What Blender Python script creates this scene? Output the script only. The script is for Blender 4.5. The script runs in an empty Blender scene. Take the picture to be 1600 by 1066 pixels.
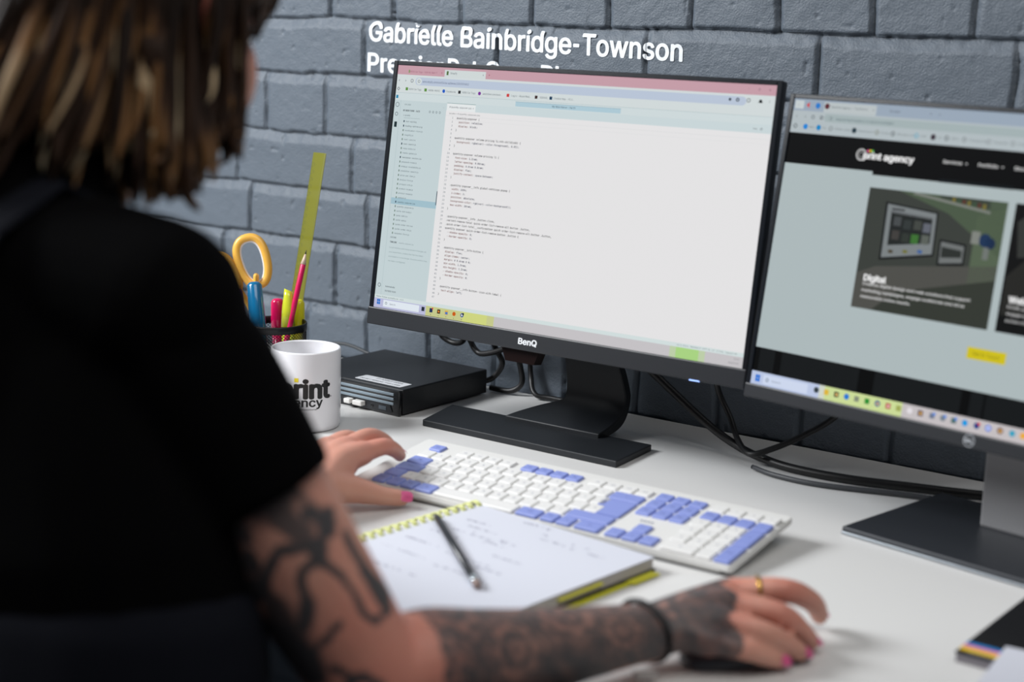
import bpy, bmesh, math, random
import numpy as np
from mathutils import Vector, Matrix, noise as mn
PI = math.pi
SC = bpy.context.scene
COL = SC.collection
random.seed(7)
# Work in millimetres: x along the wall, y towards the wall, z above the desk top.
DZ = 740.0
def D(x, y=None, z=None):
    if y is None: x, y, z = x
    return Vector((x / 1000.0, y / 1000.0, (z + DZ) / 1000.0))

# ------------------------------------------------------------------ camera
cam_d = bpy.data.cameras.new('camera'); cam = bpy.data.objects.new('camera', cam_d); COL.objects.link(cam)
cam_d.sensor_width = 36.0; cam_d.sensor_fit = 'HORIZONTAL'; cam_d.lens = 55.572
cam_d.clip_start = 0.05
cam.matrix_world = Matrix.Translation(D(1002.78, -1228.51, 503.70)) @ (
    Matrix.Rotation(0.611304, 4, 'Z') @ Matrix.Rotation(PI / 2 - 0.200165, 4, 'X') @ Matrix.Rotation(0.031639, 4, 'Z'))
cam_d.dof.use_dof = True; cam_d.dof.focus_distance = 1.99; cam_d.dof.aperture_fstop = 3.2
SC.camera = cam
# ------------------------------------------------------------------ light
SC.view_settings.view_transform = 'Standard'; SC.view_settings.look = 'None'
SC.view_settings.gamma = 1.0; SC.view_settings.exposure = 0.0
SC.view_settings.use_curve_mapping = False
W = bpy.data.worlds.new('world'); SC.world = W; W.use_nodes = True
W.node_tree.nodes['Background'].inputs[0].default_value = (0.70, 0.77, 0.88, 1)
W.node_tree.nodes['Background'].inputs[1].default_value = 0.075
def area(name, loc, target, sx, sy, power, color):
    l = bpy.data.lights.new(name, 'AREA'); l.shape = 'RECTANGLE'; l.size = sx; l.size_y = sy
    l.energy = power; l.color = color
    o = bpy.data.objects.new(name, l); COL.objects.link(o); o.location = loc
    o.rotation_euler = (Vector(target) - Vector(loc)).to_track_quat('-Z', 'Y').to_euler()
    return o
area('window_daylight', (-1.55, -1.15, 2.30), (0.15, 0.3, 0.8), 0.9, 0.9, 92, (0.96, 0.98, 1.0))
area('overhead_fill', (1.0, -0.55, 2.5), (0.45, 0.0, 0.8), 1.6, 1.2, 19, (1.0, 0.965, 0.93))  # added overhead fill, brightens the arm and evens out the desk

# ------------------------------------------------------------------ materials
def lin(c):
    return tuple(((v / 255.0) / 12.92 if v / 255.0 <= 0.04045 else ((v / 255.0 + 0.055) / 1.055) ** 2.4) for v in c)
MATS = {}
def mat(name, rgb, rough=0.5, metal=0.0, spec=0.5, noise=0.0, nscale=200.0, bump=0.0, bscale=900.0, coat=0.0, trans=0.0, alpha=1.0, sss=0.0, sheen=0.0):
    if name in MATS: return MATS[name]
    m = bpy.data.materials.new(name); m.use_nodes = True; nt = m.node_tree; N = nt.nodes; L = nt.links
    b = N['Principled BSDF']; c = lin(rgb)
    b.inputs['Base Color'].default_value = (*c, 1); b.inputs['Roughness'].default_value = rough
    b.inputs['Metallic'].default_value = metal; b.inputs['Specular IOR Level'].default_value = spec
    b.inputs['Coat Weight'].default_value = coat; b.inputs['Coat Roughness'].default_value = 0.08
    b.inputs['Transmission Weight'].default_value = trans; b.inputs['Alpha'].default_value = alpha
    b.inputs['Subsurface Weight'].default_value = sss
    if sss: b.inputs['Subsurface Radius'].default_value = (0.008, 0.003, 0.0015); b.inputs['Subsurface Scale'].default_value = 1.0
    b.inputs['Sheen Weight'].default_value = sheen
    tc = N.new('ShaderNodeTexCoord')
    if noise:
        n = N.new('ShaderNodeTexNoise'); n.inputs['Scale'].default_value = nscale; n.inputs['Detail'].default_value = 4
        L.new(tc.outputs['Object'], n.inputs['Vector'])
        mx = N.new('ShaderNodeMix'); mx.data_type = 'RGBA'; mx.blend_type = 'MULTIPLY'
        cr = N.new('ShaderNodeMapRange'); cr.inputs['To Min'].default_value = 1 - noise; cr.inputs['To Max'].default_value = 1 + noise
        L.new(n.outputs['Fac'], cr.inputs['Value'])
        mx.inputs[0].default_value = 1; mx.inputs[6].default_value = (*c, 1); L.new(cr.outputs[0], mx.inputs[7])
        L.new(mx.outputs[2], b.inputs['Base Color'])
    if bump:
        n = N.new('ShaderNodeTexNoise'); n.inputs['Scale'].default_value = bscale; n.inputs['Detail'].default_value = 5
        L.new(tc.outputs['Object'], n.inputs['Vector'])
        bp = N.new('ShaderNodeBump'); bp.inputs['Strength'].default_value = bump; bp.inputs['Distance'].default_value = 0.001
        L.new(n.outputs['Fac'], bp.inputs['Height']); L.new(bp.outputs[0], b.inputs['Normal'])
    MATS[name] = m; return m
EMK = 1.0
def em(rgb, k=1.0):
    name = 'glow_%d_%d_%d_%d' % (*rgb, int(k * 100))
    if name in MATS: return MATS[name]
    m = bpy.data.materials.new(name); m.use_nodes = True; b = m.node_tree.nodes['Principled BSDF']
    b.inputs['Base Color'].default_value = (0.002, 0.002, 0.002, 1); b.inputs['Roughness'].default_value = 0.5
    b.inputs['Specular IOR Level'].default_value = 0.02
    b.inputs['Emission Color'].default_value = (*lin(rgb), 1); b.inputs['Emission Strength'].default_value = EMK * k
    MATS[name] = m; return m

# ------------------------------------------------------------------ mesh helpers (everything in mm until link)
def frame(d):
    d = d.normalized(); up = Vector((0, 0, 1)) if abs(d.z) < 0.95 else Vector((1, 0, 0))
    a = d.cross(up).normalized(); b = a.cross(d).normalized(); return a, b
class MB:
    def __init__(s): s.bm = bmesh.new(); s.mi = 0
    def _new(s, verts, mtx=None):
        if mtx is not None: bmesh.ops.transform(s.bm, matrix=mtx, verts=verts)
    def box(s, c, size, rot=None, bev=0, seg=2):
        t = bmesh.new(); bmesh.ops.create_cube(t, size=1.0)
        for v in t.verts: v.co = Vector((v.co.x * size[0], v.co.y * size[1], v.co.z * size[2]))
        if bev: bmesh.ops.bevel(t, geom=list(t.edges), offset=bev, segments=seg, affect='EDGES', profile=0.5)
        m = Matrix.Translation(Vector(c)) @ (rot.to_4x4() if rot else Matrix.Identity(4))
        t.transform(m); s.merge(t); return s
    def merge(s, t):
        me = bpy.data.meshes.new('t')
        for f in t.faces: f.material_index = s.mi
        t.to_mesh(me); t.free(); s.bm.from_mesh(me); bpy.data.meshes.remove(me)
    def tube(s, pts, r, n=10, cap=True, flat=None, closed=False):
        # r: number or list of number / (ra, rb) ; round-ended swept tube
        pts = [Vector(p) for p in pts]; k = len(pts)
        rr = [r] * k if not isinstance(r, (list, tuple)) else list(r)
        rings = []; prev = None
        for i, p in enumerate(pts):
            d = (pts[(i + 1) % k] - pts[i - 1]) if closed else (pts[min(i + 1, k - 1)] - pts[max(i - 1, 0)])
            d = d.normalized() if d.length > 1e-9 else Vector((0, 0, 1))
            if prev is None: a, b = frame(d) if flat is None else ((lambda f: (f, f.cross(d).normalized() * -1))((flat - flat.dot(d) * d).normalized()))
            else:
                a = (prev - prev.dot(d) * d).normalized(); b = d.cross(a)
            if closed and flat is not None: a = (flat - flat.dot(d) * d).normalized(); b = d.cross(a)
            prev = a
            q = rr[i] if isinstance(rr[i], (list, tuple)) else (rr[i], rr[i])
            rings.append([s.bm.verts.new(p + a * (q[0] * math.cos(2 * PI * j / n)) + b * (q[1] * math.sin(2 * PI * j / n))) for j in range(n)])
        for i in range(k if closed else k - 1):
            for j in range(n):
                f = s.bm.faces.new((rings[i][j], rings[i][(j + 1) % n], rings[(i + 1) % k][(j + 1) % n], rings[(i + 1) % k][j])); f.material_index = s.mi; f.smooth = True
        if cap and not closed:
            for ring, pt, sgn in ((rings[0], pts[0], -1), (rings[-1], pts[-1], 1)):
                f = s.bm.faces.new(ring if sgn > 0 else list(reversed(ring))); f.material_index = s.mi
        return s
    def limb(s, pts, r, n=16, sub=5):
        # smooth closed limb with round ends
        P = []; R = []
        pts = [Vector(p) for p in pts]; rr = [(x, x) if not isinstance(x, (list, tuple)) else x for x in r]
        k = len(pts)
        for i in range(k - 1):
            p0 = pts[max(i - 1, 0)]; p1 = pts[i]; p2 = pts[i + 1]; p3 = pts[min(i + 2, k - 1)]
            for j in range(sub):
                t = j / sub
                P.append(0.5 * ((2 * p1) + (p2 - p0) * t + (2 * p0 - 5 * p1 + 4 * p2 - p3) * t * t + (3 * p1 - p0 - 3 * p2 + p3) * t ** 3))
                R.append((rr[i][0] * (1 - t) + rr[i + 1][0] * t, rr[i][1] * (1 - t) + rr[i + 1][1] * t))
        P.append(pts[-1]); R.append(rr[-1])
        # round caps
        d0 = (P[0] - P[1]).normalized(); d1 = (P[-1] - P[-2]).normalized()
        h = []
        for e in (0.97, 0.85, 0.6, 0.3): h.append(e)
        m0 = min(R[0]); m1 = min(R[-1])
        pre = [(P[0] + d0 * m0 * e, tuple(x * math.sqrt(1 - e * e) for x in R[0])) for e in h]
        post = [(P[-1] + d1 * m1 * e, tuple(x * math.sqrt(1 - e * e) for x in R[-1])) for e in reversed(h)]
        return s.tube([a for a, _ in pre] + P + [a for a, _ in post], [b for _, b in pre] + R + [b for _, b in post], n)
    def ell(s, c, r, rot=None, n=24):
        t = bmesh.new(); bmesh.ops.create_uvsphere(t, u_segments=n, v_segments=n // 2, radius=1)
        for v in t.verts: v.co = Vector((v.co.x * r[0], v.co.y * r[1], v.co.z * r[2]))
        for f in t.faces: f.smooth = True
        t.transform(Matrix.Translation(Vector(c)) @ (rot.to_4x4() if rot else Matrix.Identity(4))); s.merge(t)
        return s
    def lathe(s, prof, c=(0, 0, 0), n=48, closed=False):
        rings = [[s.bm.verts.new((c[0] + r * math.cos(2 * PI * j / n), c[1] + r * math.sin(2 * PI * j / n), c[2] + z)) for j in range(n)] for r, z in prof]
        m = len(prof)
        for i in range(m if closed else m - 1):
            for j in range(n):
                f = s.bm.faces.new((rings[i][j], rings[i][(j + 1) % n], rings[(i + 1) % m][(j + 1) % n], rings[(i + 1) % m][j])); f.material_index = s.mi; f.smooth = True
        if not closed:
            if prof[0][0] > 1e-6: s.bm.faces.new(list(reversed(rings[0]))).material_index = s.mi
            if prof[-1][0] > 1e-6: s.bm.faces.new(rings[-1]).material_index = s.mi
        return s
    def prism(s, poly, z0, z1, mtx=None, bev=0):
        t = bmesh.new(); a = [t.verts.new((x, y, z0)) for x, y in poly]; b = [t.verts.new((x, y, z1)) for x, y in poly]; n = len(poly)
        t.faces.new(list(reversed(a))); t.faces.new(b)
        for i in range(n): t.faces.new((a[i], a[(i + 1) % n], b[(i + 1) % n], b[i]))
        bmesh.ops.recalc_face_normals(t, faces=t.faces)
        if bev: bmesh.ops.bevel(t, geom=list(t.edges), offset=bev, segments=2, affect='EDGES', profile=0.5)
        if mtx is not None: t.transform(mtx)
        s.merge(t); return s
    def quad(s, pts):
        f = s.bm.faces.new([s.bm.verts.new(p) for p in pts]); f.material_index = s.mi; return s
    def raw(s, V, F, fn=None):
        vs = [s.bm.verts.new(fn(v) if fn else v) for v in V]
        for f in F:
            try: s.bm.faces.new([vs[i] for i in f]).material_index = s.mi
            except ValueError: pass
        return s
    def tf(s, m): s.bm.transform(m); return s
def props(o, label=None, cat=None, group=None, kind=None):
    if label: o['label'] = label
    if cat: o['category'] = cat
    if group: o['group'] = group
    if kind: o['kind'] = kind
    return o
def link(name, mb, mats, parent=None, smooth=False, world=False, normals=True):
    """mm mesh -> object. Without parent: world mm (rel. to desk). With parent: in the parent's own frame (mm)."""
    me = bpy.data.meshes.new(name); bm = mb.bm
    if normals: bmesh.ops.recalc_face_normals(bm, faces=bm.faces)
    if smooth:
        for f in bm.faces: f.smooth = True
    k = 0.001
    if parent is None:
        c = sum((v.co for v in bm.verts), Vector()) / max(1, len(bm.verts)); zmin = min(v.co.z for v in bm.verts); c.z = zmin
        bm.transform(Matrix.Scale(k, 4) @ Matrix.Translation(-c))
    else: bm.transform(Matrix.Scale(k, 4))
    bm.to_mesh(me); bm.free()
    for m in (mats if isinstance(mats, (list, tuple)) else [mats]): me.materials.append(m)
    o = bpy.data.objects.new(name, me); COL.objects.link(o)
    if parent is None: o.location = D(c)
    else: o.parent = parent
    return o
def empty(name, loc, rot=(0, 0, 0), **kw):
    o = bpy.data.objects.new(name, None); COL.objects.link(o); o.location = D(*loc); o.rotation_euler = rot
    o.empty_display_size = 0.02; props(o, **kw); return o
def autosmooth(o, ang=0.6):
    for p in o.data.polygons: p.use_smooth = True
    me = o.data; bm = bmesh.new(); bm.from_mesh(me)
    for e in bm.edges:
        if len(e.link_faces) == 2 and e.calc_face_angle(0) > ang: e.smooth = False
    bm.to_mesh(me); bm.free()

# text as mesh geometry --------------------------------------------------
TXT = {}
def outline_fill(string, bold, res):
    """outlines of a string, thickened, filled by the non-zero winding rule"""
    from mathutils.geometry import delaunay_2d_cdt, interpolate_bezier
    V = []; F = []; xo = 0.0
    cu = bpy.data.curves.new('t', 'FONT'); cu.body = string; cu.size = 1.0
    if FONT: cu.font = FONT
    o = bpy.data.objects.new('t', cu); COL.objects.link(o); dg = bpy.context.evaluated_depsgraph_get(); dg.update()
    c2 = o.evaluated_get(dg).to_curve(dg); loops = []
    for sp in c2.splines:
        P = sp.bezier_points; pts = []
        for i in range(len(P)):
            a, b = P[i], P[(i + 1) % len(P)]
            straight = (a.handle_right - a.co).length < 1e-5 and (b.handle_left - b.co).length < 1e-5
            seg = [a.co] if straight else interpolate_bezier(a.co, a.handle_right, b.handle_left, b.co, res + 2)[:-1]
            pts += [(q.x, q.y) for q in seg]
        if len(pts) > 2: loops.append(pts)
    bpy.data.objects.remove(o); bpy.data.curves.remove(cu)
    # group the loops into glyph clusters that overlap in x so that each triangulation stays small
    loops.sort(key=lambda l: min(p[0] for p in l)); groups = []
    for l in loops:
        a, b = min(p[0] for p in l), max(p[0] for p in l)
        if groups and a < groups[-1][1] + 2.2 * bold: groups[-1][0].append(l); groups[-1][1] = max(groups[-1][1], b)
        else: groups.append([[l], b])
    sh = [(0, 0), (bold, 0), (-bold, 0), (0, bold * .7), (0, -bold * .7), (bold * .7, bold * .5), (-bold * .7, bold * .5), (bold * .7, -bold * .5), (-bold * .7, -bold * .5)]
    for ls, _ in groups:
        vs = []; ed = []; segs = []
        for dx, dy in sh:
            for l in ls:
                b0 = len(vs); n = len(l); q = [(x + dx, y + dy) for x, y in l]; vs += [Vector(p) for p in q]
                ed += [(b0 + i, b0 + (i + 1) % n) for i in range(n)]; segs.append(np.array(q))
        ov, oe, of, *_ = delaunay_2d_cdt(vs, ed, [], 0, 1e-5)
        if not of: continue
        C = np.array([[sum(ov[i][k] for i in f) / len(f) for k in (0, 1)] for f in of])
        inside = np.zeros(len(C), bool)
        for j in range(0, len(segs), len(ls)):
            w = np.zeros(len(C))
            for q in segs[j:j + len(ls)]:
                a = q; b = np.roll(q, -1, 0)
                for (ax, ay), (bx, by) in zip(a, b):
                    up = (ay <= C[:, 1]) & (by > C[:, 1]); dn = (ay > C[:, 1]) & (by <= C[:, 1])
                    cr = (bx - ax) * (C[:, 1] - ay) - (C[:, 0] - ax) * (by - ay)
                    w += np.where(up & (cr > 0), 1, 0) - np.where(dn & (cr < 0), 1, 0)
            inside |= np.abs(w) > .5
        b0 = len(V); V += [(v.x, v.y, 0.0) for v in ov]; F += [tuple(i + b0 for i in f) for f, k in zip(of, inside) if k]
    used = sorted({i for f in F for i in f}); mp = {i: k for k, i in enumerate(used)}
    return [V[i] for i in used], [tuple(mp[i] for i in f) for f in F]
def load_font(fn):      # fonts that ship inside Blender itself; the built-in face is used when they are missing
    try:
        import os
        return bpy.data.fonts.load(os.path.join(bpy.utils.system_resource('DATAFILES', path='fonts'), fn))
    except Exception: return None
FONT = load_font('Inter.woff2'); MONO = load_font('DejaVuSansMono.woff2')
def glyphs(string, bold=0.0, res=2, spacing=1.0, font=None):
    key = (string, bold, res, spacing, font)
    if key in TXT: return TXT[key]
    if bold > 0 and font != 'mono':
        TXT[key] = outline_fill(string, bold, res); return TXT[key]
    cu = bpy.data.curves.new('t', 'FONT'); cu.body = string; cu.size = 1.0; cu.offset = bold; cu.resolution_u = res
    cu.space_character = spacing
    f_ = MONO if font == 'mono' else FONT
    if f_: cu.font = f_
    o = bpy.data.objects.new('t', cu); COL.objects.link(o)
    dg = bpy.context.evaluated_depsgraph_get(); dg.update()
    me = bpy.data.meshes.new_from_object(o.evaluated_get(dg))
    V = [tuple(v.co) for v in me.vertices]; F = [tuple(p.vertices) for p in me.polygons]
    bpy.data.objects.remove(o); bpy.data.curves.remove(cu); bpy.data.meshes.remove(me)
    TXT[key] = (V, F); return V, F
CAPH = {}
def cap_height(font=None):
    if font not in CAPH: CAPH[font] = max(v[1] for v in glyphs('H', 0.0, 1, 1.0, font)[0])
    return CAPH[font]
def fit_text(string, w=None, h=None, bold=0.0, res=2):
    """glyph mesh scaled so the string is w wide (capital height about .7*size when only h given)"""
    V, F = glyphs(string, bold, res)
    if not V: return [], []
    x0 = min(v[0] for v in V); x1 = max(v[0] for v in V)
    cap = cap_height()
    s = (w / (x1 - x0)) if w else h / cap
    sy = h / cap if h else s
    return [((v[0] - x0) * s, v[1] * sy, 0) for v in V], F
def mono_text(string, adv, size, bold=0.0):
    V = []; F = []; size = size * .70 / cap_height('mono')
    for i, ch in enumerate(string):
        if ch == ' ': continue
        v, f = glyphs(ch, bold, 1, 1.0, 'mono')
        if not v: continue
        x0 = min(a[0] for a in v); x1 = max(a[0] for a in v); w = (x1 - x0) * size; mx = adv * 0.86
        sx = size * (mx / w if w > mx else 1.0); off = i * adv + (adv - (x1 - x0) * sx) / 2
        b = len(V); V += [((a[0] - x0) * sx + off, a[1] * size, 0) for a in v]; F += [tuple(j + b for j in q) for q in f]
    return V, F

# ------------------------------------------------------------------ room: painted brick wall, floor
def vnoise(x, z, s, seed):
    r = np.random.RandomState(seed); n = 512; g = r.rand(n, n)
    u = x / s + 1000.3; v = z / s + 1000.7; i = np.floor(u).astype(int); j = np.floor(v).astype(int); fu = u - i; fv = v - j
    fu = fu * fu * (3 - 2 * fu); fv = fv * fv * (3 - 2 * fv)
    a = g[i % n, j % n]; b = g[(i + 1) % n, j % n]; c = g[i % n, (j + 1) % n]; d = g[(i + 1) % n, (j + 1) % n]
    return (a * (1 - fu) + b * fu) * (1 - fv) + (c * (1 - fu) + d * fu) * fv - 0.5
WALL_Y = 530.0
LINES = [490 + 80 * k for k in range(22, 0, -1)] + [491, 411, 322, 241, 163, 68] + [68 - 80 * k for k in range(1, 11)]
def course(zl):  # joint origin and spacing of the course below line zl
    table = {571: (24, 119.5), 570: (24, 119.5), 491: (-37, 235.5), 411: (-461, 119.5), 322: (-526, 236), 241: (-497, 236), 163: (-558, 236), 68: (-495, 117)}
    if zl in table: return table[zl]
    k = int(round(zl / 80.0)); return ((37 * k) % 236, 119.5 if k % 3 == 0 else 236)
def sst(a, b, x): t = np.clip((x - a) / (b - a), 0, 1); return t * t * (3 - 2 * t)
def wall_h(x, z):
    x = np.asarray(x, float); z = np.asarray(z, float)
    L = np.array(LINES, float)
    wob = vnoise(x, z, 90, 3) * 5 + vnoise(x, z, 20, 4) * 2.4; zz = z - 7.5 + wob
    idx = np.clip(np.searchsorted(-L, -zz, side='right') - 1, 0, len(L) - 2)  # between line idx (above) and idx+1
    top = L[idx]; bot = L[idx + 1]
    x0 = np.array([course(int(v))[0] for v in L])[idx]; sp = np.array([course(int(v))[1] for v in L], float)[idx]
    xw = x + vnoise(x, z, 45, 5) * 5
    c = np.floor((xw - x0) / sp); fx = (xw - x0) - c * sp
    dx = np.minimum(fx, sp - fx); dt = top - zz; db = zz - bot
    # mortar is a wide soft groove: bricks stand proud by ~7 mm, their top edge rolls off gently, lower edge is sharp
    e = vnoise(x, z, 9, 6) * 2.5
    lft = np.clip((fx + e * .5 - 1.0) / 7.0, 0, 1); rgt = sst(0.3, 3.2, sp - fx + e * .5)
    h = (0.3 + 0.7 * lft * rgt) * np.clip((dt + e * 1.2 - .5) / 15.5, 0, 1) * sst(0.0, 3.0, db + e * .6)
    rnd = np.sin(c * 12.9898 + idx * 78.233) * 43758.5453; rnd = rnd - np.floor(rnd)
    deep = sst(0.35, 0.9, rnd)
    groove = (1 - sst(0.3, 2.5 + 2 * deep, dx)) * 2.2 * (0.15 + deep)
    h = h * (7.0 + rnd * 1.2) - groove
    h += (fx / sp - 0.5) * (rnd - 0.5) * 2.4
    h += vnoise(x, z, 30, 8) * 1.2 + vnoise(x, z, 7, 9) * 0.55 + vnoise(x, z, 3.5, 10) * 0.25 * (1 + 2.5 * (1 - np.clip(dt / 17, 0, 1)))
    pit = vnoise(x, z, 11, 12); h -= sst(0.40, 0.48, pit) * 2.2
    return h
def build_wall():
    xs = np.concatenate([np.arange(-3000, -800, 11), np.arange(-800, 760, 2.2), np.arange(760, 3001, 11)])
    zs = np.concatenate([np.arange(-740, -30, 11), np.arange(-30, 600, 2.2), np.arange(600, 1861, 11)])
    X, Z = np.meshgrid(xs, zs); Hh = wall_h(X, Z); nx, nz = len(xs), len(zs)
    V = np.stack([X, WALL_Y - Hh + 7, Z + DZ], -1).reshape(-1, 3) * 0.001
    i = np.arange(nz - 1)[:, None] * nx + np.arange(nx - 1)[None, :]
    F = np.stack([i, i + 1, i + nx + 1, i + nx], -1).reshape(-1, 4)
    me = bpy.data.meshes.new('wall_back'); me.vertices.add(len(V)); me.vertices.foreach_set('co', V.ravel())
    me.loops.add(F.size); me.loops.foreach_set('vertex_index', F.ravel().astype(np.int32))
    me.polygons.add(len(F)); me.polygons.foreach_set('loop_start', np.arange(0, F.size, 4, dtype=np.int32))
    me.polygons.foreach_set('use_smooth', np.ones(len(F), bool)); me.update(calc_edges=True); me.validate()
    m = mat('painted_brick', (92, 101, 111), 0.5, spec=0.4, noise=0.06, nscale=14, bump=0.9, bscale=420)
    me.materials.append(m)
    o = bpy.data.objects.new('wall_back', me); COL.objects.link(o); props(o, label='grey-blue painted brick wall behind the desk', kind='structure', cat='wall')
    b = MB().box((0, WALL_Y + 90, 560), (6000, 150, 2600)); w = link('wall_core', b, m); w.parent = o
    w.matrix_parent_inverse = Matrix.Identity(4); w.name = 'wall_masonry'
build_wall()
fl = link('floor', MB().box((0, -1500, -750), (6000, 4400, 20)), mat('carpet_grey', (70, 72, 76), 0.95, noise=0.2, nscale=300))
props(fl, label='dark grey office floor under the desk', kind='structure', cat='floor')

def wall_y(x, z): return WALL_Y + 7 - float(wall_h(np.array([x]), np.array([z]))[0])
def wall_text(name, segs, x0, z0, x1, z1, cap, label):
    V = []; F = []
    for string, xa, xb in segs:
        v, f = fit_text(string, w=(xb - xa), h=cap, bold=0.022, res=4); b = len(V)
        V += [(q[0] + xa - x0, q[1], 0) for q in v]; F += [tuple(i + b for i in g) for g in f]
    bm = bmesh.new(); vs = [bm.verts.new(v) for v in V]
    for f in F:
        try: bm.faces.new([vs[i] for i in f])
        except ValueError: pass
    bmesh.ops.triangulate(bm, faces=bm.faces)
    for _ in range(4):
        ed = [e for e in bm.edges if e.calc_length() > 2.2]
        if not ed: break
        bmesh.ops.subdivide_edges(bm, edges=ed, cuts=1); bmesh.ops.triangulate(bm, faces=[f for f in bm.faces if len(f.verts) > 3])
    xs = np.array([v.co.x + x0 for v in bm.verts]); zs = np.array([v.co.y + z0 + (z1 - z0) * v.co.x / (x1 - x0) for v in bm.verts])
    hh = np.max([wall_h(xs + a, zs + b) for a in (-3.6, -1.8, 0, 1.8, 3.6) for b in (-3.6, -1.8, 0, 1.8, 3.6)], axis=0)
    for v, x, z, h in zip(bm.verts, xs, zs, hh): v.co = Vector((x, WALL_Y + 7 - h - .5, z))
    mb = MB(); mb.bm.free(); mb.bm = bm
    o = link(name, mb, mat('vinyl_white', (235, 240, 245), 0.4), normals=False)
    props(o, label=label, cat='wall lettering'); return o
wall_text('wall_lettering', [('Gabrielle', -495, -344), ('Bainbridge', -331, -148.5), ('-', -146, -136.5), ('Townson', -133, 17)], -495, 469, 17, 460, 26.5, 'upper line of large white bold lettering on the brick wall')
wall_text('wall_lettering', [('Premier', -497, -359), ('Pet', -352, -299), ('Care', -288, -209), ('Plans', -196, -103)], -497, 426, 17, 417, 25.5, 'lower line of white lettering, mostly hidden behind the nearer left monitor')

# ------------------------------------------------------------------ desk
dw = mat('desk_white', (213, 213, 212), 0.38, spec=0.45, noise=0.015, nscale=4, bump=0.03, bscale=700)
desk = empty('desk', (100, 128, -740), label='long white laminate desk standing against the brick wall', cat='desk')
link('desk_top', MB().box((0, 0, 727.5), (2800, 790, 25), bev=1.5), dw, desk)
lg = mat('desk_leg_grey', (60, 62, 66), 0.5, metal=0.6)
for sx in (-1330, 1330):
    for sy in (-330, 330): link('leg', MB().box((sx, sy, 357.5), (50, 50, 715), bev=2), lg, desk)

# ------------------------------------------------------------------ screens
class UI:
    """flat lit picture elements lying on a display, u to the right 0..1, v downwards 0..1"""
    def __init__(s, W_, H_): s.w = W_; s.h = H_; s.g = {}; s.mats = {}
    def _mb(s, grp, rgb, k):
        key = (grp); d = s.g.setdefault(key, [MB(), []]); m = em(rgb, k)
        if m not in d[1]: d[1].append(m)
        d[0].mi = d[1].index(m); return d[0]
    def p(s, u, v, lay): return Vector(((u - .5) * s.w, -0.12 * lay, (.5 - v) * s.h))
    def rect(s, grp, u0, v0, u1, v1, rgb, lay=1, k=1.0, skew=0):
        s._mb(grp, rgb, k).quad([s.p(u0, v1, lay), s.p(u1, v1, lay), s.p(u1, v0, lay), s.p(u0, v0, lay)])
    def poly(s, grp, pts, rgb, lay=1, k=1.0): s._mb(grp, rgb, k).quad([s.p(u, v, lay) for u, v in reversed(pts)])
    def disc(s, grp, u, v, r, rgb, lay=2, k=1.0, n=14):
        c = s.p(u, v, lay); s._mb(grp, rgb, k).quad([c + Vector((r * math.cos(2 * PI * j / n), 0, r * math.sin(2 * PI * j / n))) for j in range(n)])
    def ring(s, grp, u, v, r, t, rgb, lay=2, k=1.0, n=14):
        c = s.p(u, v, lay); mb = s._mb(grp, rgb, k)
        q = lambda R, j: c + Vector((R * math.cos(2 * PI * j / n), 0, R * math.sin(2 * PI * j / n)))
        for j in range(n): mb.quad([q(r - t, j), q(r - t, j + 1), q(r, j + 1), q(r, j)])
    def text(s, grp, string, u, v, h, rgb, w=None, lay=3, k=1.0, bold=0.0, right=False):
        """u,v = left end of the middle line; h = capital height mm; w = width as fraction of the screen"""
        V, F = fit_text(string, w=(w * s.w if w else None), h=h, bold=bold, res=1)
        if not V: return
        c = s.p(u, v, lay); wid = max(a[0] for a in V) if right else 0
        s._mb(grp, rgb, k).raw(V, F, lambda a: c + Vector((a[0] - wid, 0, a[1] - h * 0.5)))
    def mono(s, grp, string, u, v, adv, size, rgb, lay=3, k=1.0):
        V, F = mono_text(string, adv, size, 0.012); c = s.p(u, v, lay)
        s._mb(grp, rgb, k).raw(V, F, lambda a: c + Vector((a[0], 0, a[1] - size * 0.3)))
    def build(s, parent):
        for g, (mb, ms) in s.g.items(): link(g, mb, ms, parent, normals=False)

black_pl = mat('monitor_black', (27, 30, 35), 0.42, spec=0.45, bump=0.05, bscale=1500)
black_dk = mat('plastic_black', (14, 15, 17), 0.4, spec=0.4)
frame_gl = mat('bezel_gloss', (16, 20, 26), 0.22, spec=0.5)

def monitor_shell(t, w, h, side, top, chin, thick, chinout):
    """returns (frame mesh etc.) display plane at y=0 facing -y, centre at origin"""
    ow = w + 2 * side
    mb = MB()
    z0 = -h / 2 - chin; z1 = h / 2 + top
    mb.box((0, thick / 2 + .6, (z0 + z1) / 2), (ow, thick, z1 - z0), bev=2.2)
    mb.box((0, thick + 14, -10), (ow * .62, 30, h * .62), bev=9)
    link('casing', mb, black_pl, t)
    fb = MB()
    fb.box((-w / 2 - side / 2, -.4, (z0 + z1) / 2), (side, 2.6, z1 - z0), bev=.8)
    fb.box((w / 2 + side / 2, -.4, (z0 + z1) / 2), (side, 2.6, z1 - z0), bev=.8)
    fb.box((0, -.4, h / 2 + top / 2), (w + .2, 2.6, top), bev=.8)
    link('bezel', fb, frame_gl, t)
    cb = MB().box((0, -chinout / 2 + 1.5, -h / 2 - chin / 2 + .2), (ow, chinout + 3, chin), bev=1.4)
    link('lower_bezel', cb, black_pl, t)

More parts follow.
